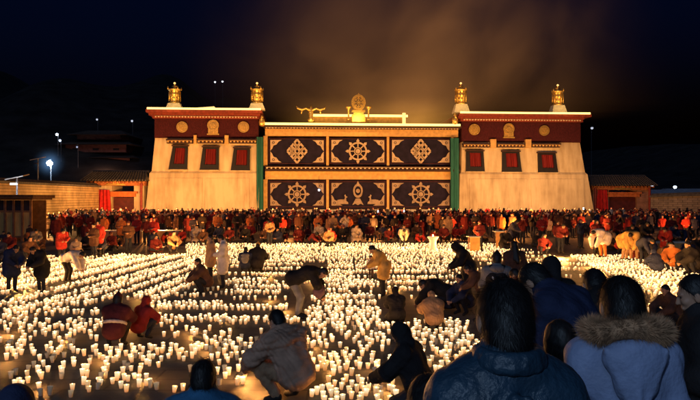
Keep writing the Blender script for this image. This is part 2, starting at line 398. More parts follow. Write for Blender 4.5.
    # ---- hands
    for i in (0, 1):
        sg = -1 if i == 0 else 1
        d = nrm(wr[i] - el[i]); b = nrm(np.cross(d, V3(0, 0, 1)) if abs(d[2]) < .9 else side); pn = nrm(np.cross(b, d))
        if pn[2] > 0: pn = -pn          # palm looks down / inward
        if hands == 'fingers':
            W = wr[i] + d * .015
            for q in (-1, 0, 1): A(dict(cap(W + b * .018 * q, W + d * .075 + b * .024 * q, .018, .016, 'skin'), k=.012))
            for q, ln, cu in ((-1.5, .062, .5), (-.5, .074, .42), (.5, .070, .46), (1.5, .054, .6)):
                o = W + d * .082 + b * .0185 * q; d1 = nrm(d + pn * cu); d2 = nrm(d + pn * (cu * 2.6))
                m_ = o + d1 * ln * .5; e_ = m_ + d2 * ln * .5
                A(dict(cap(o, m_, .0092, .0085, 'skin'), k=.006)); A(dict(cap(m_, e_, .0085, .0070, 'skin'), k=.006))
            o = W + d * .022 - b * .026 * sg; d1 = nrm(d * .7 - b * .8 * sg + pn * .35); m_ = o + d1 * .036; e_ = m_ + nrm(d + pn * .5) * .030
            A(dict(cap(o, m_, .012, .0105, 'skin'), k=.008)); A(dict(cap(m_, e_, .0105, .008, 'skin'), k=.008))
        elif hands == 'mitt':
            A(cap(wr[i] + d * .01, wr[i] + d * .085, .036, .026, 'skin')); A(cap(wr[i] + d * .03, wr[i] + d * .06 - b * .045 * sg, .016, .012, 'skin'))
    if bodyinner:   # unseen limbs and trunk under the clothes keep the body one continuous surface
        for i in (0, 1):
            A(cap(sh[i], el[i], .045, .040, 'skin')); A(cap(el[i], wr[i] + nrm(wr[i] - el[i]) * .02, .038, .027, 'skin'))
            A(cap(hip[i], kn[i], .075, .052, 'skin')); A(cap(kn[i], an[i], .05, .038, 'skin')); A(cap(sh[i], nek - sp * .04, .05, .05, 'skin'))
        A(cap(pel, che, .10, .10, 'skin')); A(cap(che, nek - sp * .05, .10, .06, 'skin')); A(cap(hip[0], hip[1], .09, None, 'skin'))
    if fig is not None: fig.update(hed=hed, r=r, f=f, u=u, nek=nek, che=che, pel=pel, sp=sp, side=side, fw=fw, wr=wr, el=el, sh=sh, H=H)
    return out

def strands(V, Q, n, length, width, down, rng, spread=.5, seed=0):
    """thin hair-like triangles lying along a surface"""
    i = rng.integers(0, len(Q), n)
    a, b, c = V[Q[i, 0]], V[Q[i, 1]], V[Q[i, 3]]
    nn = np.cross(b - a, c - a); nn /= (np.linalg.norm(nn, axis=1, keepdims=True) + 1e-9)
    p = (a + b + c) / 3
    t = down[None, :] - nn * (nn @ down)[:, None] + rng.normal(0, spread, (n, 3)) * .5
    t /= (np.linalg.norm(t, axis=1, keepdims=True) + 1e-9)
    L = length * rng.uniform(.5, 1.2, (n, 1))
    s = np.cross(nn, t) * width
    tip = p + t * L + nn * L * rng.uniform(.0, .16, (n, 1))
    VV = np.stack([p - s, p + s, tip], 1).reshape(-1, 3)
    return VV, np.arange(3 * n).reshape(-1, 3)

def join_tris(V, Q, V2, T2):
    """quads + triangles -> all triangles"""
    T = np.concatenate([Q[:, [0, 1, 2]], Q[:, [0, 2, 3]]])
    return np.concatenate([V, V2]), np.concatenate([T, T2 + len(V)])

PARTNAME = {'skin': 'body', 'coat': 'coat', 'trousers': 'trousers', 'shoe': 'shoe', 'shoe_': 'shoe', 'hair': 'hair', 'hat': 'hat', 'hood': 'hood', 'eye': 'eyes'}
def hero(label, loc, rz, pname, mats, h=.014, amp=.008, group=None, scale=1.0, extra=None, strand=0, fig=None, fold=24, coatname='coat', seed=None, drop=(), **kw):
    fig = {} if fig is None else fig
    kw.setdefault('hands', 'fingers'); kw.setdefault('face', True)
    pr = figure_prims(pname, bodyinner=True, fig=fig, **kw)
    if extra: pr += extra(fig)
    root = empty('person', loc, rz); root.scale = (scale,) * 3
    tag(root, label, 'person', group)
    seed = RNG.integers(1, 99) if seed is None else seed
    tags = []
    for q in pr:
        if q['tag'] not in tags and q['tag'] not in drop: tags.append(q['tag'])
    for t in tags:
        ps = [q for q in pr if q['tag'] == t]
        hh = h
        kk, am = .03, 0.0
        if t == 'skin': hh = h * .6; kk = .022
        if t == 'eye': hh = h * .35; kk = .004
        if t in ('shoe', 'shoe_'): kk = .02
        if t in ('coat', 'hood', 'bag', 'vest'): am = amp; kk = .045
        if t == 'collar': kk = .02
        if t == 'trousers': am = amp * .8
        if t in ('hair', 'hat'): hh = h * .6; am = .003 if t == 'hair' else .001
        V, Q, _ = iso(ps, hh, kk, am, seed=seed, f=62 if t == 'hair' else fold)
        nm = PARTNAME.get(t, t)
        if t == 'coat': nm = coatname
        if t == 'hair' and strand:
            V2, T2 = strands(V, Q, strand, .05, .0011, -fig['u'] - fig['f'] * .3, RNG, .6)
            V, Q = join_tris(V, Q, V2, T2)
        m = mats.get(t) or {'skin': M_SKIN, 'hair': M_HAIR, 'shoe': M_SHOE, 'shoe_': M_SHOE, 'eye': M_BLACK, 'hood': mats.get('coat'), 'hat': M_BLACK}.get(t)
        o = bpy.data.objects.new(nm, np_mesh(nm, V, Q, [m])); link(o); o.parent = root
    root['_'] = 0; del root['_']
    return root, fig

# ================================================================== SETTING
g = MB(); g.poly([(-600, -60, 0), (600, -60, 0), (600, 900, 0), (-600, 900, 0)])
o = g.build('ground', ground_mat()); tag(o, kind='structure')
g = MB(); g.box(-1.6, 4.6, -3.5, 5.6, .004, .80); o = g.build('terrace', surf('terrace_stone', (.12, .115, .11), .8, .3, 4, bump=.3)); tag(o, kind='structure')
g = MB(); g.box(.75, 4.6, 5.603, 8.5, .004, .42); o = g.build('steps', surf('terrace_stone', (.12, .115, .11))); tag(o, kind='structure')

# dark hillside behind the monastery
def hill_h(x, y):
    d = max(0, y - 118) / 160.0
    left = 1 / (1 + math.exp((x + 20) / 22)); right = .55 / (1 + math.exp(-(x - 75) / 20))
    return (left * 52 + right * 40 + 5) * (1 - math.exp(-d * 1.9)) * (1 + .10 * math.sin(x * .07) + .07 * math.sin(x * .17 + y * .05)) - .6
hv = []; hf = []
nx_, ny_ = 110, 50
for j in range(ny_):
    for i in range(nx_):
        x = -330 + 660 * i / (nx_ - 1); y = 112 + 330 * j / (ny_ - 1)
        hv.append((x, y, hill_h(x, y)))
for j in range(ny_ - 1):
    for i in range(nx_ - 1):
        a = j * nx_ + i; hf.append((a, a + 1, a + nx_ + 1, a + nx_))
me = bpy.data.meshes.new('hill'); me.from_pydata(hv, [], hf); me.polygons.foreach_set('use_smooth', [True] * len(hf))
me.materials.append(surf('hill_scrub', (.028, .024, .022), .95, .6, .25, bump=.8, bscale=1.2))
o = link(bpy.data.objects.new('hill', me)); tag(o, kind='structure')

# ================================================================== TEMPLE  (local x along the facade, -y outward)
YAW = R(4.0); O = Vector((0, 90, 0))
eu = Vector((math.cos(YAW), math.sin(YAW), 0)); nv = Vector((math.sin(YAW), -math.cos(YAW), 0))
def F(px, py, v=0.0):
    """facade coordinates (u, z) of what the photo shows at a pixel, on the plane v metres in front of the facade"""
    d = Vector(((px - 350) / FOC, 1, (HOR - py) / FOC)); c = Vector((0, 0, CAM_H))
    t = ((O + nv * v) - c).dot(nv) / d.dot(nv); p = c + d * t
    return ((p - O).dot(eu), p.z)
def wp(u, v, z): q = O + eu * u + nv * v; return (q.x, q.y, z)
temple = empty('temple', O, YAW)
tag(temple, 'ochre plastered monastery temple with dark red frieze, curtained middle and gilded roof ornaments', 'temple')

FIN = []
def wing(x0b, x1b, x0t, x1t, cx0, cx1, ytop, ymid, yfr, slab_y, corn_y, wins, meds, med_arch, eaves, fins, inner_is_right):
    """one battered wing; px numbers from the photo"""
    v = .5
    u0b, _ = F(x0b, 218, v + .5); u1b, _ = F(x1b, 218, v + .5)
    u0t, zfr = F(x0t, yfr, v); u1t, _ = F(x1t, yfr, v); _, zmid = F(x0t, ymid, v + .3)
    t = zmid / zfr
    um0 = u0b + (u0t - u0b) * t; um1 = u1b + (u1t - u1b) * t
    vb, vm, vt = 1.15, .75, .45
    m = MB()
    m.hexa([(um0, -vm, zmid), (um1, -vm, zmid), (um1, 13, zmid), (um0, 13, zmid)], [(u0t, -vt, zfr), (u1t, -vt, zfr), (u1t, 12.6, zfr), (u0t, 12.6, zfr)])
    w = m.build('wall', M_WALL, temple)
    m = MB()
    e = .22
    m.hexa([(u0b - e, -vb - e, 0), (u1b + e, -vb - e, 0), (u1b + e, 13.6, 0), (u0b - e, 13.6, 0)], [(um0 - e, -vm - e, zmid - .15), (um1 + e, -vm - e, zmid - .15), (um1 + e, 13.3, zmid - .15), (um0 - e, 13.3, zmid - .15)])
    m.hexa([(um0 - e, -vm - e, zmid - .148), (um1 + e, -vm - e, zmid - .148), (um1 + e, 13.3, zmid - .148), (um0 - e, 13.3, zmid - .148)], [(um0 - .02, -vm - .02, zmid + .1), (um1 + .02, -vm - .02, zmid + .1), (um1 + .02, 13.1, zmid + .1), (um0 - .02, 13.1, zmid + .1)])
    m.build('plinth_wall', M_WALL_LOW, temple)
    # two shallow raised panels on the plinth
    L = u1b - u0b
    def vz(z): return vb + e + (vm - vb) * (z / (zmid - .15))
    za, zb = .9, zmid - .75
    for a, b in ((.07, .50), (.53, .93)):
        q0, q1 = u0b + L * a, u0b + L * b; m = MB()
        m.hexa([(q0, -vz(za) - .10, za), (q1, -vz(za) - .10, za), (q1, -vz(za) + .1, za), (q0, -vz(za) + .1, za)],
               [(q0, -vz(zb) - .10, zb), (q1, -vz(zb) - .10, zb), (q1, -vz(zb) + .1, zb), (q0, -vz(zb) + .1, zb)])
        m.build('plinth_panel', M_WALL_LOW, temple)
    # frieze
    _, zc0 = F(x0t, corn_y, v); _, zc1 = F(x0t, slab_y, v + .9)
    m = MB(); m.box(u0t - .05, u1t + .05, -vt - .12, 12.7, zfr + .01, zc0); m.build('frieze', M_MAROON, temple)
    # eaves over the windows, broken by yellow blocks
    ze1 = zfr + .02
    for a, b in eaves:
        ua, z1 = F(a, yfr + .5, v + .6); ub, _ = F(b, yfr + .5, v + .6); _, z0 = F(a, yfr + 6, v + .6)
        m = MB(); m.box(ua, ub, -vt - .75, -vt + .3, z0 + .45, z0 + .62); m.box(ua + .05, ub - .05, -vt - .5, -vt + .3, z0 + .1, z0 + .44)
        ev = m.build('window_eave', M_DARKWOOD, temple)
        m = MB(); n = int((ub - ua) / .42)
        m.comb([ua + (i + .5) * (ub - ua) / n for i in range(n)], .09, -vt - .72, -vt - .52, z0 + .22, z0 + .4, .04)
        m.build('rafter_row', M_BEAM, ev)
    for (a, b) in zip(eaves[:-1], eaves[1:]):
        ua, _ = F(a[1] + .6, yfr, v + .5); ub, _ = F(b[0] - .6, yfr, v + .5); _, z0 = F(a[0], yfr + 6, v + .5)
        m = MB(); m.box(ua, ub, -vt - .55, -vt + .2, z0 + .05, zfr + .35); m.build('bracket_block', M_BEAM, temple)
    # windows
    for (wb0, wb1, wt0, wt1, wy0, wy1) in wins:
        vv = .62
        a0, z0 = F(wb0, wy1, vv); a1, _ = F(wb1, wy1, vv); c0, z1 = F(wt0, wy0, vv); c1, _ = F(wt1, wy0, vv)
        tz = lambda z: vm + (vt - vm) * ((z - zmid) / (zfr - zmid))
        f0, f1 = tz(z0), tz(z1); q = .17
        m = MB()
        def bar(pb0, pb1, pt0, pt1, zz0, zz1, fr):
            y0, y1 = tz(zz0) + fr, tz(zz1) + fr
            m.hexa([(pb0, -y0, zz0), (pb1, -y0, zz0), (pb1, -y0 + .3, zz0), (pb0, -y0 + .3, zz0)], [(pt0, -y1, zz1), (pt1, -y1, zz1), (pt1, -y1 + .3, zz1), (pt0, -y1 + .3, zz1)])
        H = z1 - z0; s = lambda k: (a0 + (c0 - a0) * k, a1 + (c1 - a1) * k)
        lo, hi = .24, .93
        bar(s(0)[0], s(0)[1], s(lo)[0], s(lo)[1], z0, z0 + H * lo - .004, .30)
        bar(s(hi)[0], s(hi)[1], s(1)[0], s(1)[1], z0 + H * hi + .004, z1, .30)
        w_ = .22 * (a1 - a0)
        bar(s(lo)[0], s(lo)[0] + w_, s(hi)[0], s(hi)[0] + w_ * .75, z0 + H * lo, z0 + H * hi, .29)
        bar(s(lo)[1] - w_ * .7, s(lo)[1], s(hi)[1] - w_ * .6, s(hi)[1], z0 + H * lo, z0 + H * hi, .29)
        fr = m.build('window', M_BLACK, temple)
        m = MB(); nn = 22; p0, p1 = s(lo)[0] + w_ * .9, s(lo)[1] - w_ * .6; r0, r1 = s(hi)[0] + w_ * .7, s(hi)[1] - w_ * .5
        for i in range(nn):
            k0, k1 = i / nn, (i + 1) / nn; w0, w1 = .09 * math.sin(i * 1.9) + .03 * math.sin(i * .7 + wb0), .09 * math.sin((i + 1) * 1.9) + .03 * math.sin((i + 1) * .7 + wb0)
            m.poly([(p0 + (p1 - p0) * k0, -tz(z0 + H * lo) - .14 + w0, z0 + H * lo), (p0 + (p1 - p0) * k1, -tz(z0 + H * lo) - .14 + w1, z0 + H * lo),
                    (r0 + (r1 - r0) * k1, -tz(z0 + H * hi) - .14 + w1, z0 + H * hi), (r0 + (r1 - r0) * k0, -tz(z0 + H * hi) - .14 + w0, z0 + H * hi)])
        m.build('curtain', M_REDCURTAIN, fr, True)
        m = MB(); ww_ = a1 - a0   # projecting lintel board over the opening
        m.box(c0 - .12, c1 + .12, -f1 - .48, -f1 + .05, z1 + .02, z1 + .16); m.build('lintel', M_DARKWOOD, fr)
        m = MB(); m.box(a0 - .06, a1 + .06, -f0 - .38, -f0 + .05, z0 - .12, z0 - .004); m.build('sill', M_WALL_LOW, fr)
    # medallions
    for cx, cy, rr in meds:
        uc, zc = F(cx, cy, v + .3); ru = rr * .1286
        m = MB(); m.ring(uc, zc, 0, ru * .80, -vt - .30, -vt - .1); m.ring(uc, zc, ru * .84, ru, -vt - .36, -vt - .1)
        for i in range(8):
            a = i * math.pi / 4; m.ring(uc + ru * .45 * math.cos(a), zc + ru * .45 * math.sin(a), 0, ru * .14, -vt - .36, -vt - .28, 8)
        m.ring(uc, zc, 0, ru * .2, -vt - .38, -vt - .28, 10)
        m.build('medallion', M_GOLD, temple)
    cx, cy = med_arch; uc, zc = F(cx, cy, v + .3); m = MB()
    m.ring(uc, zc + .15, 0, .70, -vt - .3, -vt - .1); m.ring(uc, zc + .15, .55, .72, -vt - .38, -vt - .28)
    m.box(uc - .62, uc + .62, -vt - .295, -vt - .1, zc - .95, zc - .2); m.box(uc - .75, uc + .75, -vt - .4, -vt - .1, zc - 1.05, zc - .9)
    m.ring(uc, zc + .15, 0, .3, -vt - .42, -vt - .28, 12); m.box(uc - .2, uc + .2, -vt - .4, -vt - .28, zc - .8, zc - .3)
    m.build('medallion', M_GOLD, temple)
    # cornice
    cu0, _ = F(cx0, slab_y, v + .9); cu1, _ = F(cx1, slab_y, v + .9)
    dz = zc1 - zc0
    m = MB(); m.box(u0t - .25, u1t + .25, -vt - .45, 13, zc0 + .003, zc0 + dz * .34); m.box(u0t - .65 if not inner_is_right else u0t - .65, u1t + .3, -vt - .75, 13.2, zc0 + dz * .343, zc0 + dz * .66)
    m.box(cu0, cu1, -vt - 1.15, 13.5, zc0 + dz * .663, zc1)
    m.build('cornice', M_CORNICE, temple)
    m = MB(); n = int((u1t - u0t) / .36)
    m.comb([u0t + (i + .5) * (u1t - u0t) / n for i in range(n)], .08, -vt - .62, -vt - .46, zc0 + .10, zc0 + .25, .02)
    m.build('rafter_row', surf('rafter_ends', (.75, .55, .34), .7), temple)
    m = MB(); m.box(cu0 + .3, cu1 - .3, -vt - .85, 13.2, zc1 + .004, zc1 + .22); m.build('parapet', M_STONE, temple)
    ls = MB(); ls.tube([wp(cu0 + .15, vt + 1.05, zc1 + .13), wp((cu0 + cu1) / 2, vt + 1.05, zc1 + .11), wp(cu1 - .15, vt + 1.05, zc1 + .13)], .135, 8)
    lo_ = ls.build('light_strip', M_LED)
    # finials
    for fx, fy0, fy1, fyb in fins:
        uc, zb = F(fx, fyb, -.2); _, zt = F(fx, fy0, -.2); _, zs = F(fx, fy1, -.2)
        hgt = zt - zs; yy = .3
        m = MB(); m.hexa([(uc - 1.05, yy - .8, zc1 + .23), (uc + 1.05, yy - .8, zc1 + .23), (uc + 1.05, yy + .8, zc1 + .23), (uc - 1.05, yy + .8, zc1 + .23)], [(uc - .72, yy - .6, zs), (uc + .72, yy - .6, zs), (uc + .72, yy + .6, zs), (uc - .72, yy + .6, zs)])
        pd = m.build('pedestal', surf('whitewash', (.82, .72, .52), .9, .12, 3), temple)
        m = MB(); k = hgt
        W_ = 1.08; m.lathe([(r_ * W_, z_) for r_, z_ in [(.60, 0), (.62, .05 * k), (.54, .07 * k), (.55, .2 * k), (.60, .22 * k), (.56, .25 * k), (.57, .42 * k), (.62, .44 * k), (.58, .47 * k), (.60, .64 * k), (.72, .67 * k), (.80, .72 * k), (.60, .76 * k), (.35, .78 * k), (.2, .82 * k), (.3, .87 * k), (.3, .9 * k), (.12, .94 * k), (.04, 1.0 * k)]], uc, yy, zs + .003, 20)
        for i in range(4):
            a = i * math.pi / 2 + .6; m.lathe([(.05, 0), (.1, .12), (.05, .3), (.01, .42)], uc + .9 * math.cos(a), yy + .9 * math.sin(a), zs + .70 * k, 8)
        for i in range(10):
            a = i * math.pi / 5; m.box(uc + .72 * math.cos(a) - .05, uc + .72 * math.cos(a) + .05, yy + .72 * math.sin(a) - .05, yy + .72 * math.sin(a) + .05, zs + .1 * k, zs + .62 * k)
        fo = m.build('victory_banner', M_GOLD, temple, True)
        FIN.append((uc, zs)); bb = MB(); bb.lathe([(.10, 0), (.16, .1), (.10, .2), (.03, .24)], uc, yy, zt + .01, 10); bb.build('tip_bulb', M_LEDSOFT, fo, True)
    return lo_, zc1, cu0, cu1

lsL, zcL, cuL0, cuL1 = wing(147, 257, 155, 258, 146, 262, 108, 172, 138, 109.5, 118.5,
    [(169, 187.5, 173, 188, 146.5, 169.5), (200, 219, 203, 219, 147.5, 170), (231, 250, 234, 250, 148.5, 170.5)],
    [(182, 127, 5.4), (243.5, 127, 5.4)], (213, 126.5), [(166, 193), (197, 224), (229, 257)],
    [(174.5, 84, 103.5, 108), (257, 84, 103.5, 108)], True)
lsR, zcR, cuR0, cuR1 = wing(460, 592.5, 462, 580, 459, 591, 112, 173, 142, 113.5, 121.5,
    [(465.5, 484, 466, 483, 151.5, 171.5), (501.5, 521, 502, 519, 152, 172), (537.5, 557, 537.5, 555, 153.5, 172.5)],
    [(474.5, 129.5, 5.6), (544.5, 130.5, 5.2)], (509, 130), [(463, 490), (497, 525), (532, 561)],
    [(461, 84, 104.5, 111), (558, 86, 105.5, 112.5)], False)
tag(lsL, 'warm white rope light along the left wing cornice of the temple', 'rope light')
tag(lsR, 'warm white rope light along the right wing cornice of the temple', 'rope light')
# sloped lit slab on the left roof (x 186..214)
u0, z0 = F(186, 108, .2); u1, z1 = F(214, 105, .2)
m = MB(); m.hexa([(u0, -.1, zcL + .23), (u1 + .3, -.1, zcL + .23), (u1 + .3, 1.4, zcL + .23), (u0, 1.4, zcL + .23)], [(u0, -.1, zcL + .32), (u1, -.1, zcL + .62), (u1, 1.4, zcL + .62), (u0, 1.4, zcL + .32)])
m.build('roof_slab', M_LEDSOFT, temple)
# corner ornaments between wings and middle
for px, py in ((262, 121), (455, 119)):
    u, z = F(px, py, 1.2); m = MB(); m.lathe([(.1, -.7), (.34, -.55), (.40, -.15), (.30, .2), (.14, .35), (.2, .45), (.05, .8)], u, -1.2, z, 14); m.build('corner_ornament', M_GOLD, temple, True)

# ---- middle section
uA, zTop = F(262.5, 125.5, 0); uB, _ = F(459.5, 125.5, 0)
uA += .35; uB -= .25
zz = lambda py, v=0.0: F(358, py, v)[1]
m = MB(); m.box(uA, uB, .45, 13, 0, zz(128)); m.build('back_wall', M_DARKWOOD, temple)
m = MB(); m.box(uA - .3, uB + .3, -1.0, 13.2, zz(128.3) + .003, zz(125.6)); m.box(uA - .1, uB + .1, -.7, 13, zz(129.5), zz(128.3)); m.build('main_cornice', M_DARKWOOD, temple)
m = MB(); n = 64
m.comb([uA + (i + .5) * (uB - uA) / n for i in range(n)], .09, -.86, -.72, zz(129.3), zz(128.7), .02)
m.build('rafter_row', surf('rafter_ends', (.75, .55, .34)), temple)
m = MB(); m.box(uA, uB, -.35, .44, zz(136.5), zz(129.6)); m.build('beam', M_BEAM, temple)
m = MB(); m.box(uA, uB, -.30, .44, zz(179.5), zz(171.6)); m.build('beam', M_BEAM, temple)
m = MB(); m.box(uA, uB, -1.1, .44, zz(171.4), zz(169.6)); m.box(uA, uB, -.75, .44, zz(169.4), zz(166.5)); bal = m.build('balcony_eave', M_DARKWOOD, temple)
m = MB()
m.comb([uA + (i + .5) * (uB - uA) / 46 for i in range(46)], .10, -.9, -.76, zz(169.2), zz(168.0), .04)
m.build('rafter_row', surf('rafter_ends', (.75, .55, .34)), bal)
for a, b in ((263.5, 267.5), (326.3, 328.8), (386.8, 389.2), (451.5, 453.5)):
    for y0, y1 in ((166.2, 136.7), (216, 179.7)):
        p, _ = F(a, 150, .2); q, _ = F(b, 150, .2); m = MB(); m.box(p, q, -.28, .44, max(0, zz(y0)), zz(y1)); m.build('pillar', M_BEAM, temple)
m = MB(); m.box(uA, uB, -.34, .44, 0, zz(209.5)); m.build('base_step', M_STONE, temple)
# teal drapes at the two ends of the middle section
for a, b in ((256.5, 263.2), (450.5, 459)):
    p, _ = F(a, 170, 1.2); q, _ = F(b, 170, 1.2); m = MB(); n = 14; zb, zt = .3, zz(137.5, 1.2)
    for i in range(n):
        k0, k1 = i / n, (i + 1) / n; fy = lambda q: -1.15 + .11 * math.sin(q * 1.55 + .6 * math.sin(q * .9)) + .05 * math.sin(q * .63 + a); y0, y1 = fy(i), fy(i + 1)
        for s0, s1 in ((0, .5), (.5, 1)):
            m.poly([(p + (q - p) * k0, y0 - .1 * (1 - s0), zb + (zt - zb) * s0), (p + (q - p) * k1, y1 - .1 * (1 - s0), zb + (zt - zb) * s0), (p + (q - p) * k1, y1 - .1 * (1 - s1), zb + (zt - zb) * s1), (p + (q - p) * k0, y0 - .1 * (1 - s1), zb + (zt - zb) * s1)])
    d = m.build('drape', M_TEAL, None, True); d.location = O; d.rotation_euler = (0, 0, YAW)
    tag(d, 'tall teal green drape hanging at the %s end of the curtained facade' % ('left' if a < 300 else 'right'), 'drape')

# ---- dark hair-cloth curtains with emblems
def knot(m, cx, cz, w, h, y0, y1):
    """endless knot: diagonal bands weaving inside a lozenge"""
    t = w * .042
    k = h / w
    def bar(ax_, az, bx, bz):
        d = Vector((bx - ax_, (bz - az) / k)).normalized(); n_ = Vector((-d.y, d.x)) * t
        m.prism([(cx + ax_ + n_.x, cz + az + n_.y * k), (cx + bx + n_.x, cz + bz + n_.y * k), (cx + bx - n_.x, cz + bz - n_.y * k), (cx + ax_ - n_.x, cz + az - n_.y * k)], y0, y1)
    s = w / 7.2
    # square cells of the lattice, drawn as small hollow lozenges
    for i in range(-1, 2):
        for j in range(-1, 2):
            x = (i - j) * s * 1.2; z = (i + j) * s * 1.2 * k
            q = s * .98
            for (a, b), (c, d) in zip([(q, 0), (0, q), (-q, 0), (0, -q)], [(0, q), (-q, 0), (0, -q), (q, 0)]): bar(x + a, z + b * k, x + c, z + d * k)
    for e in (-1, 1):
        bar(-2.4 * s, e * .01, -1.2 * s, e * 1.2 * s * k * 1.0); 
def wheel(m, cx, cz, r, y0, y1, rz=1.0):
    m.ring(cx, cz, r * .62, r * .76, y0, y1, 30, sz=rz); m.ring(cx, cz, 0, r * .2, y0 - .012, y1, 14, sz=rz); m.ring(cx, cz, r * .26, r * .33, y0 - .006, y1, 18, sz=rz)
    for i in range(8):
        a = i * math.pi / 4; c, s = math.cos(a), math.sin(a); w = r * .045
        P_ = lambda rad, off: (cx + c * rad - s * off, cz + (s * rad + c * off) * rz)
        m.prism([P_(r * .34, -w), P_(r * .615, -w), P_(r * .615, w), P_(r * .34, w)], y0, y1)
        m.prism([P_(r * .765, -w * 2.4), P_(r * .87, -w * 2.8), P_(r * 1.04, 0), P_(r * .87, w * 2.8), P_(r * .765, w * 2.4)], y0, y1)
DEER = [(-1.0, 0), (1.0, 0), (1.05, .25), (.8, .55), (.2, .62), (-.35, .6), (-.45, .95), (-.3, 1.12), (-.5, 1.3), (-.62, 1.05), (-.85, .98), (-.8, .86), (-.62, .84), (-.68, .4), (-.95, .25)]
def banner(px0, px1, py0, py1, kind, lab, dim):
    v = .05
    u0, z1 = F(px0, py0, v); u1, z0 = F(px1, py1, v)
    nxn, nzn = 40, 6; m = MB()
    ph_ = px0 * .37 + py0
    def Y(k, s): return -.03 + .075 * math.sin(k * 29 + ph_ + s * .8) * (1.15 - s) + .05 * math.sin(k * 12 + ph_ * 2 - s)
    def SAG(k, s): return (1 - s) * (.10 * math.sin(k * 9 + ph_) + .05 * math.sin(k * 21 + ph_)) - s * .06 * abs(math.sin(k * math.pi * 5))
    for i in range(nxn):
        for j in range(nzn):
            k0, k1, s0, s1 = i / nxn, (i + 1) / nxn, j / nzn, (j + 1) / nzn
            m.poly([(u0 + (u1 - u0) * k, Y(k, s), z0 + (z1 - z0) * s + SAG(k, s)) for k, s in ((k0, s0), (k1, s0), (k1, s1), (k0, s1))])
    b = m.build('temple_curtain', M_BANNER, None, True); b.location = O; b.rotation_euler = (0, 0, YAW); tag(b, lab, 'curtain', 'dark emblem curtains across the temple facade')
    em = M_EMBLEM_DARK if dim else M_EMBLEM
    cx, cz, w, h = (u0 + u1) / 2, (z0 + z1) / 2, u1 - u0, z1 - z0
    bm = MB(); e = .10
    for (a, b_, c, d) in ((u0 + .12, u1 - .12, z1 - .25, z1 - .25 + e * .6), (u0 + .12, u1 - .12, z0 + .2, z0 + .2 + e * .6), (u0 + .1, u0 + .1 + e * .6, z0 + .27, z1 - .26), (u1 - .1 - e * .6, u1 - .1, z0 + .27, z1 - .26)): bm.box(a, b_, -.20, -.165, c, d)
    bm.build('border', surf('maroon_trim', (.07, .016, .016), .9), b)
    for sx in (-1, 1):
        for sz in (-1, 1):
            X = cx + sx * (w / 2 - .3); Z = cz + sz * (h / 2 - .38); lx, lz = w * .195, h * .385
            q = MB(); q.prism([(X, Z), (X - sx * lx, Z), (X - sx * lx * .72, Z - sz * lz * .16), (X - sx * lx * .55, Z - sz * lz * .42), (X - sx * lx * .28, Z - sz * lz * .52), (X - sx * lx * .16, Z - sz * lz * .8), (X, Z - sz * lz)], -.215, -.165)
            c_ = q.build('corner_motif', em, b)
            q = MB(); q.ring(X - sx * lx * .27, Z - sz * lz * .25, .10, .17, -.235, -.219, 10); q.build('scroll', M_BANNER, c_)
    q = MB()
    if kind == 'knot':
        knot(q, cx, cz, h * .74, h * .88, -.22, -.165)
    elif kind == 'wheel':
        wheel(q, cx, cz, h * .43, -.22, -.165)
    else:
        q.ring(cx, cz + h * .12, h * .13, h * .2, -.22, -.165, 26, sx=.85, sz=1.25); q.ring(cx, cz + h * .12, 0, h * .075, -.23, -.165, 12)
        q.prism([(cx - h * .08, cz - h * .15), (cx + h * .08, cz - h * .15), (cx + h * .2, cz - h * .38), (cx + h * .1, cz - h * .33), (cx, cz - h * .38), (cx - h * .1, cz - h * .33), (cx - h * .2, cz - h * .38)], -.22, -.165)
        q.prism([(cx - h * .05, cz + h * .37), (cx + h * .05, cz + h * .37), (cx, cz + h * .47)], -.22, -.165)
        for s in (-1, 1):
            d = MB(); d.prism([(cx + s * (w * .27) + x * s * h * .21, cz - h * .34 + z * h * .26) for x, z in DEER], -.22, -.165); d.build('deer_motif', em, b)
    q.build('emblem', em, b)
B = banner
B(268, 326, 137, 165.5, 'knot', 'upper left dark curtain showing a cream endless knot', False)
B(329, 386.5, 137, 165.5, 'wheel', 'upper middle dark curtain showing a cream eight-spoked wheel', False)
B(389.5, 451.5, 137, 165.5, 'knot', 'upper right dark curtain showing a cream endless knot', False)
B(268, 326, 180, 208.5, 'wheel', 'lower left dark curtain showing a darker eight-spoked wheel', True)
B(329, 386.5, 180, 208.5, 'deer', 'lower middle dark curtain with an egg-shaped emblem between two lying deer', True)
B(389.5, 451.5, 180, 208.5, 'wheel', 'lower right dark curtain showing a darker eight-spoked wheel', True)

u, z = F(319, 190, .6); t = empty('spot_lamp', wp(u, .6, z)); tag(t, 'tiny white lamp shining before the lower left wheel curtain', 'lamp')
m = MB(); m.lathe([(.02, -.13), (.1, -.09), (.13, 0), (.1, .09), (.02, .13)], n=12); m.build('bulb', emit('spot_bulb', (.95, .95, 1), 6), t, True)
m = MB(); m.tube([(0, 0, .12), (0, .3, 1.6), (0, .35, zz(171.4) - z)], .02, 6); m.build('cable', M_BLACK, t)
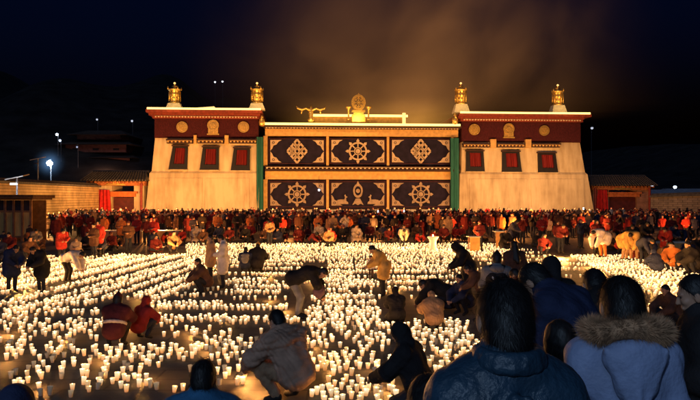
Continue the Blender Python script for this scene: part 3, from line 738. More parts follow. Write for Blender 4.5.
# ---- roof of the middle section
m = MB(); u0, z0 = F(312, 122, -1); u1, _ = F(406, 122, -1); m.box(u0, u1, 1.2, 9, zz(125.5) + .004, zz(116.5, -1.5)); m.build('roof_house', M_BEAM, temple)
m = MB(); m.box(u0 - .3, u1 + .3, .9, 9.3, zz(116.4, -1.5), zz(114.8, -1.5)); m.build('upper_cornice', M_CORNICE, temple)
st = MB(); zt = zz(124.4, 1.0); st.tube([wp(uA - .1, 1.08, zt), wp((uA + uB) / 2, 1.08, zt - .02), wp(uB + .1, 1.08, zt)], .15, 8); s_ = st.build('light_strip', M_LED); tag(s_, 'long rope light along the middle roof edge above the curtains', 'rope light')
st = MB(); zt = zz(115.6, -.8); st.tube([wp(u0 - .2, -.82, zt), wp((u0 + u1) / 2, -.82, zt), wp(u1 + .2, -.82, zt)], .16, 8); s_ = st.build('light_strip', M_LED); tag(s_, 'short rope light on the upper roof edge below the golden wheel', 'rope light')
st = MB(); u_, z_ = F(404, 124, .4); u2, z2 = F(404, 113, .4); st.tube([wp(u_, .4, z_), wp(u2, .4, z2)], .22, 8); 
so = st.build('light_post', M_LEDSOFT); tag(so, 'short glowing post at the right end of the upper roof edge', 'light')
# golden wheel emblem, side finials and spreading makara ornament
u, z0 = F(358.5, 119, .3); _, z1 = F(358.5, 93, .3); h = z1 - z0
m = MB(); m.box(u - .85, u + .85, -.55, .2, z0 - .4, z0 + h * .16); m.box(u - .65, u + .65, -.5, .15, z0 + h * .162, z0 + h * .27); m.box(u - .85, u + .85, -.55, .2, z0 + h * .272, z0 + h * .34)
m.ring(u, z0 + h * .63, .62, .92, -.45, -.05, 26, sz=1.12); wheel(m, u, z0 + h * .63, .74, -.38, -.1); m.prism([(u - .35, z0 + h * .86), (u + .35, z0 + h * .86), (u + .12, z0 + h * .94), (u, z0 + h), (u - .12, z0 + h * .94)], -.4, -.1)
m.build('golden_wheel', M_GOLD, temple)
for px in (348.5, 368.5):
    a, zb = F(px, 120, .3); _, zt = F(px, 106, .3); m = MB(); m.lathe([(.2, 0), (.22, .1), (.10, .25), (.09, (zt - zb) * .72), (.3, (zt - zb) * .84), (.42, (zt - zb) * .95), (.1, (zt - zb))], a, -.3, zb, 12); m.build('roof_finial', M_GOLD, temple, True)
m = MB(); a, zb = F(311, 122, .6); _, zt = F(311, 105, .6); k = .1286
m.lathe([(.4, 0), (.45, .3), (.25, .5), (.3, 1.2), (.18, (zt - zb) * .8), (.05, zt - zb)], a, -.6, zb, 12)
for s in (-1, 1): m.tube([(a, -.6, zb + 1.4), (a + s * 5 * k, -.6, zb + 1.75), (a + s * 9 * k, -.6, zb + 1.55), (a + s * 13 * k, -.6, zb + 1.75), (a + s * 14.5 * k, -.6, zb + 2.05)], [.2, .17, .2, .16, .05], 8); m.tube([(a + s * 9 * k, -.6, zb + 1.5), (a + s * 9.6 * k, -.6, zb + 1.0)], [.14, .05], 6)
m.build('roof_dragon', M_GOLD, temple, True)

# ---- two gatehouses beside the temple
def gatehouse(px0, px1, pyr, pye, D, label, doorpx, paint, side):
    x0, x1 = (px0 - 350) / FOC * D, (px1 - 350) / FOC * D; Z = lambda py: CAM_H + (HOR - py) / FOC * D
    c = (x0 + x1) / 2; w = x1 - x0; gh = empty('gatehouse', (c, D, 0)); tag(gh, label, 'gatehouse')
    ze, zr = Z(pye), Z(pyr)
    d0, d1 = (doorpx[0] - 350) / FOC * D - c, (doorpx[1] - 350) / FOC * D - c
    m = MB(); m.box(-w / 2 + .4, d0, 0, 4, 0, ze - .9); m.build('wall', paint, gh); m = MB(); m.box(d1, w / 2 - .4, 0, 4, 0, ze - .9); m.build('wall', paint, gh)
    m = MB(); m.box(d0 + .003, d1 - .003, .5, .65, 0, 2.9); dr = m.build('door', surf('dark_red_door', (.09, .014, .012), .6, .3, 3), gh)
    for i in (-1, 1):
        q = MB(); q.box(i * .12 + (d0 + d1) / 2 - .05, i * .12 + (d0 + d1) / 2 + .05, .44, .498, 1.2, 1.35); q.build('door_ring', M_GOLD, dr)
    m = MB(); m.box(d0 - .25, d1 + .25, -.3, .45, 2.95, 3.35); m.box(d0 - .5, d1 + .5, -.45, .45, 3.36, 3.6); m.build('lintel', surf('orange_paint', (.5, .13, .03), .7, .3, 3), gh)
    m = MB(); m.box(-w / 2 + .2, w / 2 - .2, -.35, 4.2, ze - .89, ze - .35)
    for i in range(int(w / .5)): m.box(-w / 2 + .3 + i * .5, -w / 2 + .5 + i * .5, -.75, -.355, ze - .6, ze - .38)
    m.build('fascia', surf('gate_fascia', (.42, .14, .05), .75, .35, 3), gh)
    for i in (-1, 1):
        q = MB(); q.tube([(i * (w / 2 - .55), -.55, .35), (i * (w / 2 - .55), -.55, ze - .62)], .16, 10); q.box(i * (w / 2 - .55) - .3, i * (w / 2 - .55) + .3, -.85, -.25, 0, .35); q.build('pillar', surf('red_lacquer', (.25, .03, .02), .5, .3, 3), gh)
    m = MB(); m.hexa([(-w / 2 - .3, -1.2, ze - .3), (w / 2 + .3, -1.2, ze - .3), (w / 2 + .3, 5.2, ze - .3), (-w / 2 - .3, 5.2, ze - .3)], [(-w / 2 + .4, 1.2, zr), (w / 2 - .4, 1.2, zr), (w / 2 - .4, 2.6, zr), (-w / 2 + .4, 2.6, zr)])
    rf = m.build('roof', M_TILE, gh)
    m = MB(); n = int(w / .34)
    for i in range(n + 1):
        a = -w / 2 - .2 + i * (w + .4) / n; b_ = (-w / 2 + .45) + i * (w - .9) / n
        m.tube([(a, -1.28, ze - .26), ((a + b_) / 2, 0, (ze + zr) / 2 - .1), (b_, 1.15, zr + .04)], .10, 6)
    m.build('tile_ridges', M_TILE, rf)
    m = MB(); m.tube([(-w / 2 + .2, 1.9, zr + .1), (w / 2 - .2, 1.9, zr + .1)], .2, 8); m.build('ridge', M_TILE, rf)
    m = MB(); k = MB()
    q = [(-1.6, 0), (-1.2, .35), (-.6, .25), (-.4, .6), (0, .8), (.4, .6), (.6, .25), (1.2, .35), (1.6, 0)]
    m.prism([(x * .8, ze - .85 + z * .7) for x, z in q], -.46, -.36); m.build('crest', M_GOLD, gh)
    return gh, c
ghL, cL = gatehouse(86, 147, 172, 178.5, 87, 'tile roofed gatehouse with glowing orange lintel left of the temple', (112, 134), M_WALL_LOW, -1)
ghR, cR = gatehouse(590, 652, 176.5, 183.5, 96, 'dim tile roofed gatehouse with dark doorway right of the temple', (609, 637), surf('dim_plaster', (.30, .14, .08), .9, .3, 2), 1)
def red_drape(px0, px1, py0, py1, D, label):
    x0, x1 = (px0 - 350) / FOC * D, (px1 - 350) / FOC * D; z1 = CAM_H + (HOR - py0) / FOC * D; m = MB(); n = 16
    for i in range(n):
        k0, k1 = i / n, (i + 1) / n
        for s0, s1, q0, q1 in ((0, .55, 1.12, 1), (.55, 1, 1, .8)):
            f = lambda k, q: ((x0 + x1) / 2 + (k - .5) * (x1 - x0) * q, D + .12 * math.sin(k * 22) * q)
            m.poly([(*f(k0, q0), z1 * s0 + .02), (*f(k1, q0), z1 * s0 + .02), (*f(k1, q1), z1 * s1 + .02), (*f(k0, q1), z1 * s1 + .02)])
    tag(m.build('door_drape', surf('red_silk', (.45, .012, .012), .7, .3, 3), None, True), label, 'drape')
red_drape(97.5, 111, 190, 209, 86.2, 'bright red drape hanging left of the left gatehouse door')
red_drape(596.5, 608, 190, 214, 95.2, 'bright red drape hanging left of the right gatehouse door')

# ---- courtyard walls
def yard_wall(A, Bp, h0, h1, name, label, mat, copm):
    A, Bp = Vector(A), Vector(Bp); d = (Bp - A).normalized(); n = Vector((-d.y, d.x, 0)) * .35
    root = empty(name, A); tag(root, label, 'wall')
    m = MB(); q = Bp - A; seg = 14
    for i in range(seg):
        a, b = q * (i / seg), q * ((i + 1) / seg); ha, hb = h0 + (h1 - h0) * i / seg, h0 + (h1 - h0) * (i + 1) / seg
        P4 = [a - n, b - n, b + n, a + n]
        m.hexa([(p.x, p.y, 0) for p in P4], [(P4[0].x, P4[0].y, ha), (P4[1].x, P4[1].y, hb), (P4[2].x, P4[2].y, hb), (P4[3].x, P4[3].y, ha)])
    m.build('masonry', mat, root)
    m = MB(); e = n * 1.9
    for i in range(1):
        P4 = [-e, q - e, q + e, e * 1.0]
        hs = [h0, h1, h1, h0]
        m.hexa([(p.x, p.y, hh + .01) for p, hh in zip(P4, hs)], [(p.x * 1 + (n * -.0).x, p.y, hh + .22) for p, hh in zip(P4, hs)])
        P5 = [-e * .6, q - e * .6, q + e * .6, e * .6]
        m.hexa([(p.x, p.y, hh + .223) for p, hh in zip(P5, hs)], [(p.x * .99, p.y, hh + .5) for p, hh in zip([-e * .1, q - e * .1, q + e * .1, e * .1], hs)])
    m.build('coping', copm, root)
def brickish(name, a, b):
    m, N, L, P = newmat(name); tc = N.new('ShaderNodeTexCoord'); mp = N.new('ShaderNodeMapping'); mp.inputs['Rotation'].default_value = (R(90), 0, 0); L.new(tc.outputs['Object'], mp.inputs[0])
    br = N.new('ShaderNodeTexBrick'); br.inputs['Scale'].default_value = 1; br.inputs['Brick Width'].default_value = .8; br.inputs['Row Height'].default_value = .28; br.inputs['Mortar Size'].default_value = .025
    br.inputs['Color1'].default_value = (*a, 1); br.inputs['Color2'].default_value = (*b, 1); br.inputs['Mortar'].default_value = tuple(c * .45 for c in b) + (1,); L.new(mp.outputs[0], br.inputs[0])
    nz = N.new('ShaderNodeTexNoise'); nz.inputs['Scale'].default_value = 1.3; nz.inputs['Detail'].default_value = 7; L.new(tc.outputs['Object'], nz.inputs[0])
    mx = N.new('ShaderNodeMix'); mx.data_type = 'RGBA'; mx.blend_type = 'OVERLAY'; mx.inputs[0].default_value = .7; L.new(br.outputs[0], mx.inputs['A']); L.new(nz.outputs[0], mx.inputs['B'])
    L.new(mx.outputs['Result'], P.inputs['Base Color']); P.inputs['Roughness'].default_value = .9
    bp = N.new('ShaderNodeBump'); bp.inputs['Strength'].default_value = .6; bp.inputs['Distance'].default_value = .05; L.new(br.outputs[1], bp.inputs['Height']); bp.invert = True; L.new(bp.outputs[0], P.inputs['Normal']); return m
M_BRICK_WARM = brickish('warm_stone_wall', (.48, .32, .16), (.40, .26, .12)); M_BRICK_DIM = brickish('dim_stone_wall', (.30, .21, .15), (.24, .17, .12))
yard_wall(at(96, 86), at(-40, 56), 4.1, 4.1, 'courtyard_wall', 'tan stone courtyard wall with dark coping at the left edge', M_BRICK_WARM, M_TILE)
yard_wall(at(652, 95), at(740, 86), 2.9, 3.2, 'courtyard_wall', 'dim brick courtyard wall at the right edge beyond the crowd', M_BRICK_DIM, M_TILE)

# pale tent-like roofs beyond the right wall
def shed(px0, px1, py0, py1, D, label):
    x0, x1 = (px0 - 350) / FOC * D, (px1 - 350) / FOC * D; Z = lambda py: CAM_H + (HOR - py) / FOC * D; r = empty('shed', ((x0 + x1) / 2, D, 0)); tag(r, label, 'shed'); w = x1 - x0
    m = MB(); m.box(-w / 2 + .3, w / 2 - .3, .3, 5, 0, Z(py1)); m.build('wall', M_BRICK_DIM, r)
    m = MB(); m.hexa([(-w / 2, 0, Z(py1) + .01), (w / 2, 0, Z(py1) + .01), (w / 2, 5.4, Z(py1) + .01), (-w / 2, 5.4, Z(py1) + .01)], [(-w / 2 + 1.2, 1.8, Z(py0)), (w / 2 - .6, 2.2, Z(py0)), (w / 2 - .6, 3, Z(py0)), (-w / 2 + 1.2, 3, Z(py0))]); m.build('roof', surf('pale_canvas', (.42, .45, .50), .8, .2, 2), r)
shed(643, 672, 189.5, 194.5, 104, 'low shed with pale canvas roof behind the right courtyard wall')
shed(664, 720, 188.5, 193.5, 118, 'wide shed with bluish roof at the far right edge')

# hillside pavilion, far left
def hill_hall(px0, px1, D, label, tiers):
    x0, x1 = (px0 - 350) / FOC * D, (px1 - 350) / FOC * D; c = (x0 + x1) / 2; w = x1 - x0; r = empty('hillside_hall', (c, D, 0)); tag(r, label, 'hall')
    Z = lambda py: CAM_H + (HOR - py) / FOC * D
    for (k, yb, yt, yr) in tiers:
        ww = w * k / 2; d = 7 * k
        m = MB(); m.box(-ww, ww, -d, d, 0 if yb > 190 else Z(yb), Z(yt)); wl = m.build('wall', surf('dim_red_wall', (.16, .06, .045), .9, .35, 1.5), r)
        n = max(3, int(ww * 2 / 3.2))
        for i in range(n):
            a = -ww + (i + .5) * 2 * ww / n; q = MB(); zb_ = Z(yt) - (Z(yt) - Z(min(yb, yt + 12))) * .75; q.box(a - .6, a + .6, -d - .08, -d + .1, zb_, Z(yt) - .7); q.build('window', M_BLACK, wl)
        m = MB(); m.hexa([(-ww - 1.6, -d - 1.6, Z(yt) + .02), (ww + 1.6, -d - 1.6, Z(yt) + .02), (ww + 1.6, d + 1.6, Z(yt) + .02), (-ww - 1.6, d + 1.6, Z(yt) + .02)], [(-ww * .8, -1, Z(yr)), (ww * .8, -1, Z(yr)), (ww * .8, 1, Z(yr)), (-ww * .8, 1, Z(yr))]); m.build('roof', surf('dim_roof', (.13, .085, .06), .8, .3, 2), r)
hill_hall(72, 140, 150, 'tiered hall dimly lit on the dark hillside behind the left gatehouse', [(1.0, 196, 160, 154), (.86, 154, 147, 141), (.62, 141, 137, 131)])
hill_hall(60, 84, 165, 'small dark house on the slope left of the hillside hall', [(1.0, 196, 172, 168)])

# ---- street lamps
def street_lamp(px, py, D, label, s, col, r=.22):
    zb = 0
    if D > 140:
        for d_ in range(124, 430):
            hx, hz = (px - 350) / FOC * d_, CAM_H + (HOR - py) / FOC * d_
            if hz - hill_h(hx, d_) < 4.5: r *= .85 * d_ / D; s *= .7; D = d_; zb = max(0, hill_h(hx, d_) - .5); break
    x, y, _ = at(px, D); z = CAM_H + (HOR - py) / FOC * D; t = empty('street_lamp', (x, y, zb)); tag(t, label, 'street lamp'); z -= zb
    m = MB(); m.tube([(0, .5, 0), (0, .5, z + .2), (0, .3, z + .5), (0, 0, z + .42)], .07, 8); m.build('pole', surf('lamp_metal', (.12, .12, .13), .5, .2, 4), t)
    m = MB(); m.lathe([(.32, .22), (.36, .16), (.05, .4)], 0, 0, z, 14); m.build('shade', surf('lamp_metal', (.12, .12, .13)), t)
    m = MB(); m.lathe([(.02, -r), (r * .7, -r * .7), (r, 0), (r * .7, r * .6), (.05, r * .8)], 0, 0, z, 12); m.build('bulb', emit('bulb_%d' % int(s * 10), col, s), t, True)
    return x, y, z + zb
lx, ly, lz = street_lamp(49.5, 163, 100, 'bright bluish white street lamp behind the left courtyard wall', 260, (.62, .82, 1), .42)
street_lamp(57, 134.5, 190, 'small white lamp high on the dark slope above the street lamp', 40, (.7, .85, 1), .38)
street_lamp(60, 140.5, 185, 'faint white lamp just below the hillside lamp on the slope', 8, (.6, .75, 1), .36)
street_lamp(97, 119.5, 200, 'tiny dim lamp above the left end of the hillside hall', 1.2, (.7, .75, .9), .34)
street_lamp(132, 121, 200, 'tiny dim lamp above the right end of the hillside hall', 1.4, (.7, .75, .9), .38)
street_lamp(77, 147, 180, 'tiny faint lamp at the foot of the hillside hall', .8, (.6, .7, 1), .3)
street_lamp(215, 82, 260, 'tiny white light in the dark above the left wing, nearer the temple edge', 2.5, (.8, .85, 1), .36)
street_lamp(222.5, 81.5, 262, 'tiny white light in the dark above the left wing, just beside its twin', 2.5, (.8, .85, 1), .36)
street_lamp(592, 128, 200, 'tiny dim light in the dark right of the right wing', .8, (.7, .8, 1), .4)
street_lamp(652, 186, 130, 'small lamp over the low shed roof at right', 1.6, (.8, .85, 1), .25)
street_lamp(675, 187, 140, 'white lamp over the wide shed at the far right', 26, (.75, .88, 1), .3)
def solar_lamp(px, pyp, pyl, D, label, lit, zbase=0):
    x, y, _ = at(px, D); z = CAM_H + (HOR - pyp) / FOC * D; zl = CAM_H + (HOR - pyl) / FOC * D; t = empty('solar_lamp', (x, y, zbase)); tag(t, label, 'solar lamp'); z -= zbase; zl -= zbase
    m = MB(); m.tube([(0, 0, 0), (0, 0, z)], .06, 8); m.tube([(0, 0, zl + .2), (.15, -.6, zl + .25)], .035, 6); m.build('pole', surf('lamp_metal', (.12, .12, .13)), t)
    m = MB(); m.hexa([(-.62, -.45, z - .22), (.62, -.45, z + .02), (.62, .45, z + .16), (-.62, .45, z - .08)], [(-.62, -.45, z - .16), (.62, -.45, z + .08), (.62, .45, z + .22), (-.62, .45, z - .02)]); m.build('solar_panel', surf('solar_cells', (.30, .28, .26) if lit else (.06, .06, .075), .35, .1, 3), t)
    m = MB(); m.box(.0, .3, -.95, -.6, zl + .18, zl + .26); m.build('lamp_head', emit('solar_led', (.8, .9, 1), 30) if lit else M_BLACK, t)
    return x, y, zl + zbase
sx, sy, sz = solar_lamp(17, 177, 187.5, 47, 'lit solar lamp with pale slanted panel above the wooden booth', True, 3.0)
solar_lamp(38, 158.5, 166, 70, 'unlit solar lamp with dark tilted panel behind the courtyard wall', False)

# ---- wooden booth at the left edge
def booth():
    D = 45; x0, x1 = (-12 - 350) / FOC * D, (31 - 350) / FOC * D; t = empty('booth', ((x0 + x1) / 2, D, 0)); tag(t, 'small timber booth with flat dark roof and glowing lower panels at left', 'booth'); w = x1 - x0
    m = MB(); m.box(-w / 2 - .45, w / 2 + .45, -.7, 2.6, 2.80, 3.0); m.box(-w / 2 - .3, w / 2 + .3, -.5, 2.5, 2.68, 2.795); m.build('roof', M_DARKWOOD, t)
    n = 5; wood = surf('booth_timber', (.16, .08, .045), .7, .3, 4)
    for i in range(n + 1):
        a = -w / 2 + i * w / n; m = MB(); m.box(a - .07, a + .07, -.07, .07, 0, 2.67); m.build('post', wood, t)
    for z0_ in (1.88, .25): m = MB(); m.box(-w / 2 + .072, w / 2 - .072, -.05, .06, z0_, z0_ + .1); m.build('rail', wood, t)
    for i in range(n):
        a = -w / 2 + i * w / n
        m = MB(); m.box(a + .075, a + w / n - .075, .0, .03, 1.99, 2.665); m.build('window_pane', surf('dark_glass', (.03, .022, .03), .15, .2, 2, spec=.6), t)
        m = MB(); m.box(a + .075, a + w / n - .075, .0, .03, .36, 1.875); m.build('lower_panel', surf('varnished_panel', (.55, .32, .10), .6, .25, 3, stretch=(1, 1, .3)), t)
    m = MB(); m.box(-w / 2, w / 2, 2.2, 2.3, 0, 2.66); m.build('rear_wall', wood, t)
booth()

# ---- tables with lamps and offerings
def table(px0, px1, py, D, z, label, depth=.8, front=(.6, .3, .1)):
    x0, x1 = (px0 - 350) / FOC * D, (px1 - 350) / FOC * D; t = empty('table', ((x0 + x1) / 2, D, 0)); tag(t, label, 'table'); w = x1 - x0
    m = MB(); m.box(-w / 2, w / 2, 0, depth, z - .05, z); m.build('tabletop', surf('white_tablecloth', (.75, .68, .55), .8, .1, 3), t)
    m = MB(); n = int(w / .15)
    for i in range(n):
        a, b = -w / 2 + .05 + i * (w - .1) / n, -w / 2 + .05 + (i + 1) * (w - .1) / n
        m.poly([(a, .02 + .02 * math.sin(i * 2.1), .04), (b, .02 + .02 * math.sin(i * 2.1 + 2.1), .04), (b, .04, z - .053), (a, .04, z - .053)])
    m.build('table_skirt', surf('table_skirt_%d' % int(px0), front, .8, .25, 3), t, True)
    for sx in (-1, 1):
        for yy in (.12, depth - .1): q = MB(); q.box(sx * (w / 2 - .1) - .03, sx * (w / 2 - .1) + .03, yy - .03, yy + .03, 0, z - .052); q.build('leg', M_DARKWOOD, t)
    return t
table(84, 142, 231, 43.5, .78, 'long white topped table at left, nearer the booth')
table(146, 178, 231.5, 43.5, .78, 'shorter white topped table at left, nearer the temple')
table(641, 702, 245.5, 32.5, .75, 'long table with glowing front at the right edge', front=(.65, .4, .15))
table(469, 481, 250, 36.0, .82, 'narrow table with yellow front behind the bowing figure', front=(.75, .42, .12))
table(495, 506, 240, 39.0, .95, 'small white table behind the long haired figure')

# ================================================================== PEOPLE NEAR THE CAMERA
C_BLACK = cloth((.020, .018, .020)); C_NAVY = cloth((.022, .030, .075)); C_MAROON = cloth((.065, .012, .018)); C_TAUPE = cloth((.44, .26, .18)); C_GREY = cloth((.19, .19, .21))
C_WHITE = cloth((.68, .60, .56)); C_TAN = cloth((.42, .24, .13)); C_YELLOW = cloth((.62, .36, .10)); C_JEAN = cloth((.018, .020, .032)); C_BLUE = cloth((.03, .115, .23)); C_PARKA = surf('parka_shell', (.21, .26, .42), .6, .2, 5, bump=.2, bscale=50)
C_SHINY = surf('glossy_navy_shell', (.016, .042, .075), .46, .35, 5, bump=.35, bscale=26, spec=.4)
C_RED = cloth((.22, .018, .018)); C_ORANGE = cloth((.55, .17, .04)); C_BROWN = cloth((.09, .045, .035)); C_CREAMKNIT = cloth((.55, .45, .40)); C_MAUVE = cloth((.15, .08, .11))
DK = dict(coat=C_BLACK, trousers=C_JEAN)
def D_(coat, tr=C_JEAN, **k): return dict(coat=coat, trousers=tr, **k)

def stand_collar(f):
    n, fw, sd, sp = f['nek'], f['fw'], f['side'], f['sp']; out = []
    for r_, z_, t_ in ((.105, .005, .022), (.100, .035, .018)):
        pts = [n + sd * r_ * math.sin(a) - fw * (r_ * math.cos(a) + .015) + sp * z_ for a in np.linspace(-2.3, 2.3, 12)]
        out += [dict(cap(a, c, t_, None, 'collar'), k=.02) for a, c in zip(pts[:-1], pts[1:])]
    for q in (-1, 1): out.append(dict(cap(n - sp * .09 - fw * .155 + sd * .02 * q, f['che'] - sp * .05 - fw * .19 + sd * .13 * q, .020, .03), k=.03))
    return out
# 1 glossy navy coat, seen from behind
hero('person in a glossy dark navy coat seen from behind, nearest at bottom right', at(505, 2.42, .804), R(186), 'stand', D_(C_SHINY, collar=C_SHINY), h=.010, amp=.012, fold=17, puff=.030, strand=9000, scale=1.0, scale_head=1.10, pitch=8, extra=stand_collar, edit=dict(sh=(.17, .015, 1.36)))
# 2 pale blue parka with fur trimmed hood
def fur_hood(f):
    # hood folded flat on the back, gathered to a blunt point
    H, n, sp, fw, sd = f['H'], f['nek'], f['sp'], f['fw'], f['side']
    out = []
    b = n - fw * .14 - sp * .02
    out.append(ell(b - sp * .03 - fw * .02, (.145, .058, .085), (sd, fw, sp), 'hood')); out.append(ell(b - sp * .11 - fw * .03, (.105, .050, .13), (sd, fw, sp), 'hood')); out.append(dict(cap(b - sp * .03 - fw * .072, b - sp * .22 - fw * .072, .010, .014, 'hood'), k=.012))
    for q in (-1, 1): out.append(dict(cap(b + sd * .125 * q - fw * .04, b - sp * .225 + sd * .03 * q - fw * .06, .018, .016, 'hood'), k=.012))
    out.append(dict(cap(b - fw * .065, b - sp * .24 - fw * .07, .014, .012, 'hood'), k=.012))
    pts = [n + sd * (.150 * math.sin(a)) - fw * (.14 * math.cos(a) + .02) + sp * (.055 + .02 * math.cos(a * 2)) for a in np.linspace(-1.9, 1.9, 12)]
    f['furpts'] = pts
    for a, c in zip(pts[:-1], pts[1:]): out.append(dict(cap(a, c, .040, None, 'fur_trim'), k=.02))
    return out
M_FUR = surf('tan_fur', (.36, .20, .11), .8, .5, 30, spec=.3)
root, fig = hero('person in a pale blue parka with a tan fur trimmed hood at bottom right', at(622, 3.1, .804), R(176), 'stand', D_(C_PARKA, hood=C_PARKA, fur_trim=M_FUR), h=.010, amp=.009, puff=.012, strand=8000, scale=.96, scale_head=1.10, extra=fur_hood, pitch=14, edit=dict(sh=(.17, .015, 1.375), el=(.225, .06, 1.11)))
fo = [c for c in root.children if c.name.startswith('fur_trim')][0]
pts = np.array(fig['furpts']); VV = []; TT = []
cen = fig['nek']
n_ = 9000; si = RNG.uniform(0, len(pts) - 1.001, n_); i0 = si.astype(int); q = pts[i0] + (pts[i0 + 1] - pts[i0]) * (si - i0)[:, None]
ax_ = pts[i0 + 1] - pts[i0]; ax_ /= np.linalg.norm(ax_, axis=1, keepdims=True); rd = RNG.normal(0, 1, (n_, 3)); rd -= ax_ * (rd * ax_).sum(1, keepdims=True); rd /= np.linalg.norm(rd, axis=1, keepdims=True)
tip = q + rd * RNG.uniform(.055, .082, (n_, 1)) + ax_ * RNG.normal(0, .014, (n_, 1)) + RNG.normal(0, .006, (n_, 3)); w_ = np.cross(rd, ax_) * .0016; b_ = q + rd * .034
VV = np.stack([b_ - w_, b_ + w_, tip], 1).reshape(-1, 3)
me = np_mesh('fur_strands', VV, np.arange(3 * n_).reshape(-1, 3), [M_FUR], None, False); o = link(bpy.data.objects.new('fur_strands', me)); o.parent = fo
# 3..8
hero('person in a dark blue coat with head bent left, face lit orange', at(577, 4.6, .804), R(-135), 'stoop', D_(C_NAVY), h=.012, amp=.010, puff=.035, strand=2500, scale=1.0, scale_head=1.05)
hero('small person in black with back turned, between the glossy coat and the fur trimmed parka', at(560, 3.35, .804), R(184), 'stand', D_(C_BLACK), h=.012, puff=.02, strand=1500, scale=.83, hair='bob')
hero('tall person in a black hood standing just behind the dark blue coat', at(551, 8.0, .424), R(186), 'stand', D_(C_BLACK), h=.014, hat='hood', hair=None, puff=.03, scale=1.0, long_coat=.5)
hero('dark clad person in profile facing left, cut off by the right edge', at(699, 4.0, .804), R(-108), 'clasp', D_(C_BLACK), h=.012, puff=.03, strand=2000, scale=.915)
hero('dark haired person with back turned, just behind the fur trimmed parka', at(607, 5.1, .804), R(178), 'stoop', D_(C_BLACK), h=.012, puff=.03, strand=2000, scale=.93, scale_head=1.1)
hero('person of whom only black hair shows, low at the bottom edge right of centre', at(431, 2.9, .804), R(176), 'kneel', D_(C_BLACK), h=.012, puff=.02, strand=3500, scale=1.07, scale_head=1.05)
# 9 crouching dark figure, 10 kneeling man in taupe, 11 blue coat, 12 dark hat
hero('dark hooded figure crouching among the cups and leaning left, near the bottom edge', at(409, 9.0), R(-112), 'kneel', D_(C_BLACK, cloth((.05, .045, .05))), h=.012, puff=.05, scale=1.03, hat='hood', hair=None, amp=.012)
hero('man in a grey brown padded coat squatting with his back turned at bottom centre', at(288, 9.6), R(-128), 'squat', D_(C_TAUPE, surf('tan_trousers', (.32, .19, .11), .85, .3, 6, bump=.3, bscale=60)), h=.010, amp=.022, puff=.045, strand=2500, scale=1.2, edit=dict(hed=(0, -.185, .905), nek=(0, -.11, .79), sh=(.205, -.08, .77), el=(.29, -.30, .50), wr=(.16, -.50, .36), kn=(.22, -.34, .44)), fold=30)
hero('person in a teal blue coat at the bottom edge, left of the squatting man', at(203, 5.0), R(182), 'stand', D_(C_BLUE), h=.012, amp=.010, puff=.06, strand=3000, scale=.955, scale_head=1.1, pitch=30)
hero('person of whom only a dark hood shows at the bottom left corner', at(15, 4.3), R(190), 'stand', D_(C_NAVY), h=.012, puff=.06, hat='hood', hair=None, scale=.96, scale_head=1.1)
# 13 burgundy pair
def hem(f):
    p, sp, fw, sd = f['pel'], f['sp'], f['fw'], f['side']; out = []
    pts = [p + sp * .17 + sd * (.222 * math.sin(a)) - fw * (.192 * math.cos(a)) for a in np.linspace(-2.0, 2.0, 12)]
    for a, c in zip(pts[:-1], pts[1:]): out.append(dict(cap(a, c, .034, None, 'knit_hem'), k=.02))
    return out
hero('person in a burgundy jacket with pale knitted hem squatting with back turned, at left', at(115.5, 13.2), R(180), 'squat', D_(C_MAROON, C_BLACK, hat=C_MAROON, knit_hem=C_CREAMKNIT), h=.012, puff=.05, hat='beanie', hair='bob', scale=.90, extra=hem)
hero('child in a red jacket squatting beside the burgundy jacket with pale hem', at(142, 13.9), R(150), 'squat', D_(C_RED, hood=C_RED), h=.012, puff=.04, hat='hood', hair=None, scale=.76)
# 14 / 15
hero('dark coated person stooping over the cups at the left edge, facing right', at(12, 20.8), R(48), 'stoop', D_(C_NAVY), puff=.05, scale=.92, long_coat=.6)
hero('dark coated person stooping beside the left edge pair, face lit orange, facing front', at(41, 20.6), R(-25), 'stoop', D_(C_BLACK), puff=.05, scale=.90, long_coat=.6)
hero('person in a pale top bending over the cups right of the dark stooping pair', at(68, 23.0), R(80), 'bend', D_(C_WHITE, C_BLACK), puff=.035, scale=.92)
# 16
def sack(f):
    e = f['wr'][0]; return [ell(e + V3(.0, .05, .10), (.15, .13, .17), None, 'bag'), cap(e, e + V3(0, .02, .12), .02, .03, 'bag')]
hero('person in black bending far over to the right at centre left, carrying a grey bag', at(299, 16.3), R(84), 'bend', D_(C_BLACK, C_GREY, bag=C_MAUVE), puff=.04, scale=1.04, extra=sack)
# 17
hero('person in a long whitish coat standing with head bowed to the left', at(223, 21.6), R(-82), 'clasp', D_(C_WHITE), puff=.03, long_coat=.75, scale=.99, pitch=32, edit=dict(hed=(0, -.07, 1.55)))
hero('person in a tan coat standing just left of the long whitish coat', at(210.5, 22.6), R(-70), 'stand', D_(C_TAN), puff=.03, long_coat=.4, scale=.95)
hero('dark clad person squatting at the feet of the tan coat, face to the left', at(203, 20.6), R(-64), 'squat', D_(C_BROWN), puff=.04, scale=.95)
# 18
def pack(f):
    c = f['che'] - f['fw'] * .19; return [ell(c - f['sp'] * .12, (.16, .11, .22), (f['side'], f['fw'], f['sp']), 'bag'), cap(c + f['sp'] * .05 - f['side'] * .1, c + f['sp'] * .05 + f['side'] * .1, .07, None, 'bag')]
hero('person in black with a yellow hat squatting, back turned, left of centre', at(257, 26.4), R(176), 'squat', D_(C_BLACK, hat=C_YELLOW), puff=.07, hat='beanie', scale=1.02)
hero('person with a grey backpack squatting at the left of the yellow hat', at(245.5, 26.2), R(184), 'squat', D_(C_NAVY, bag=C_GREY), puff=.04, scale=.88, extra=pack)
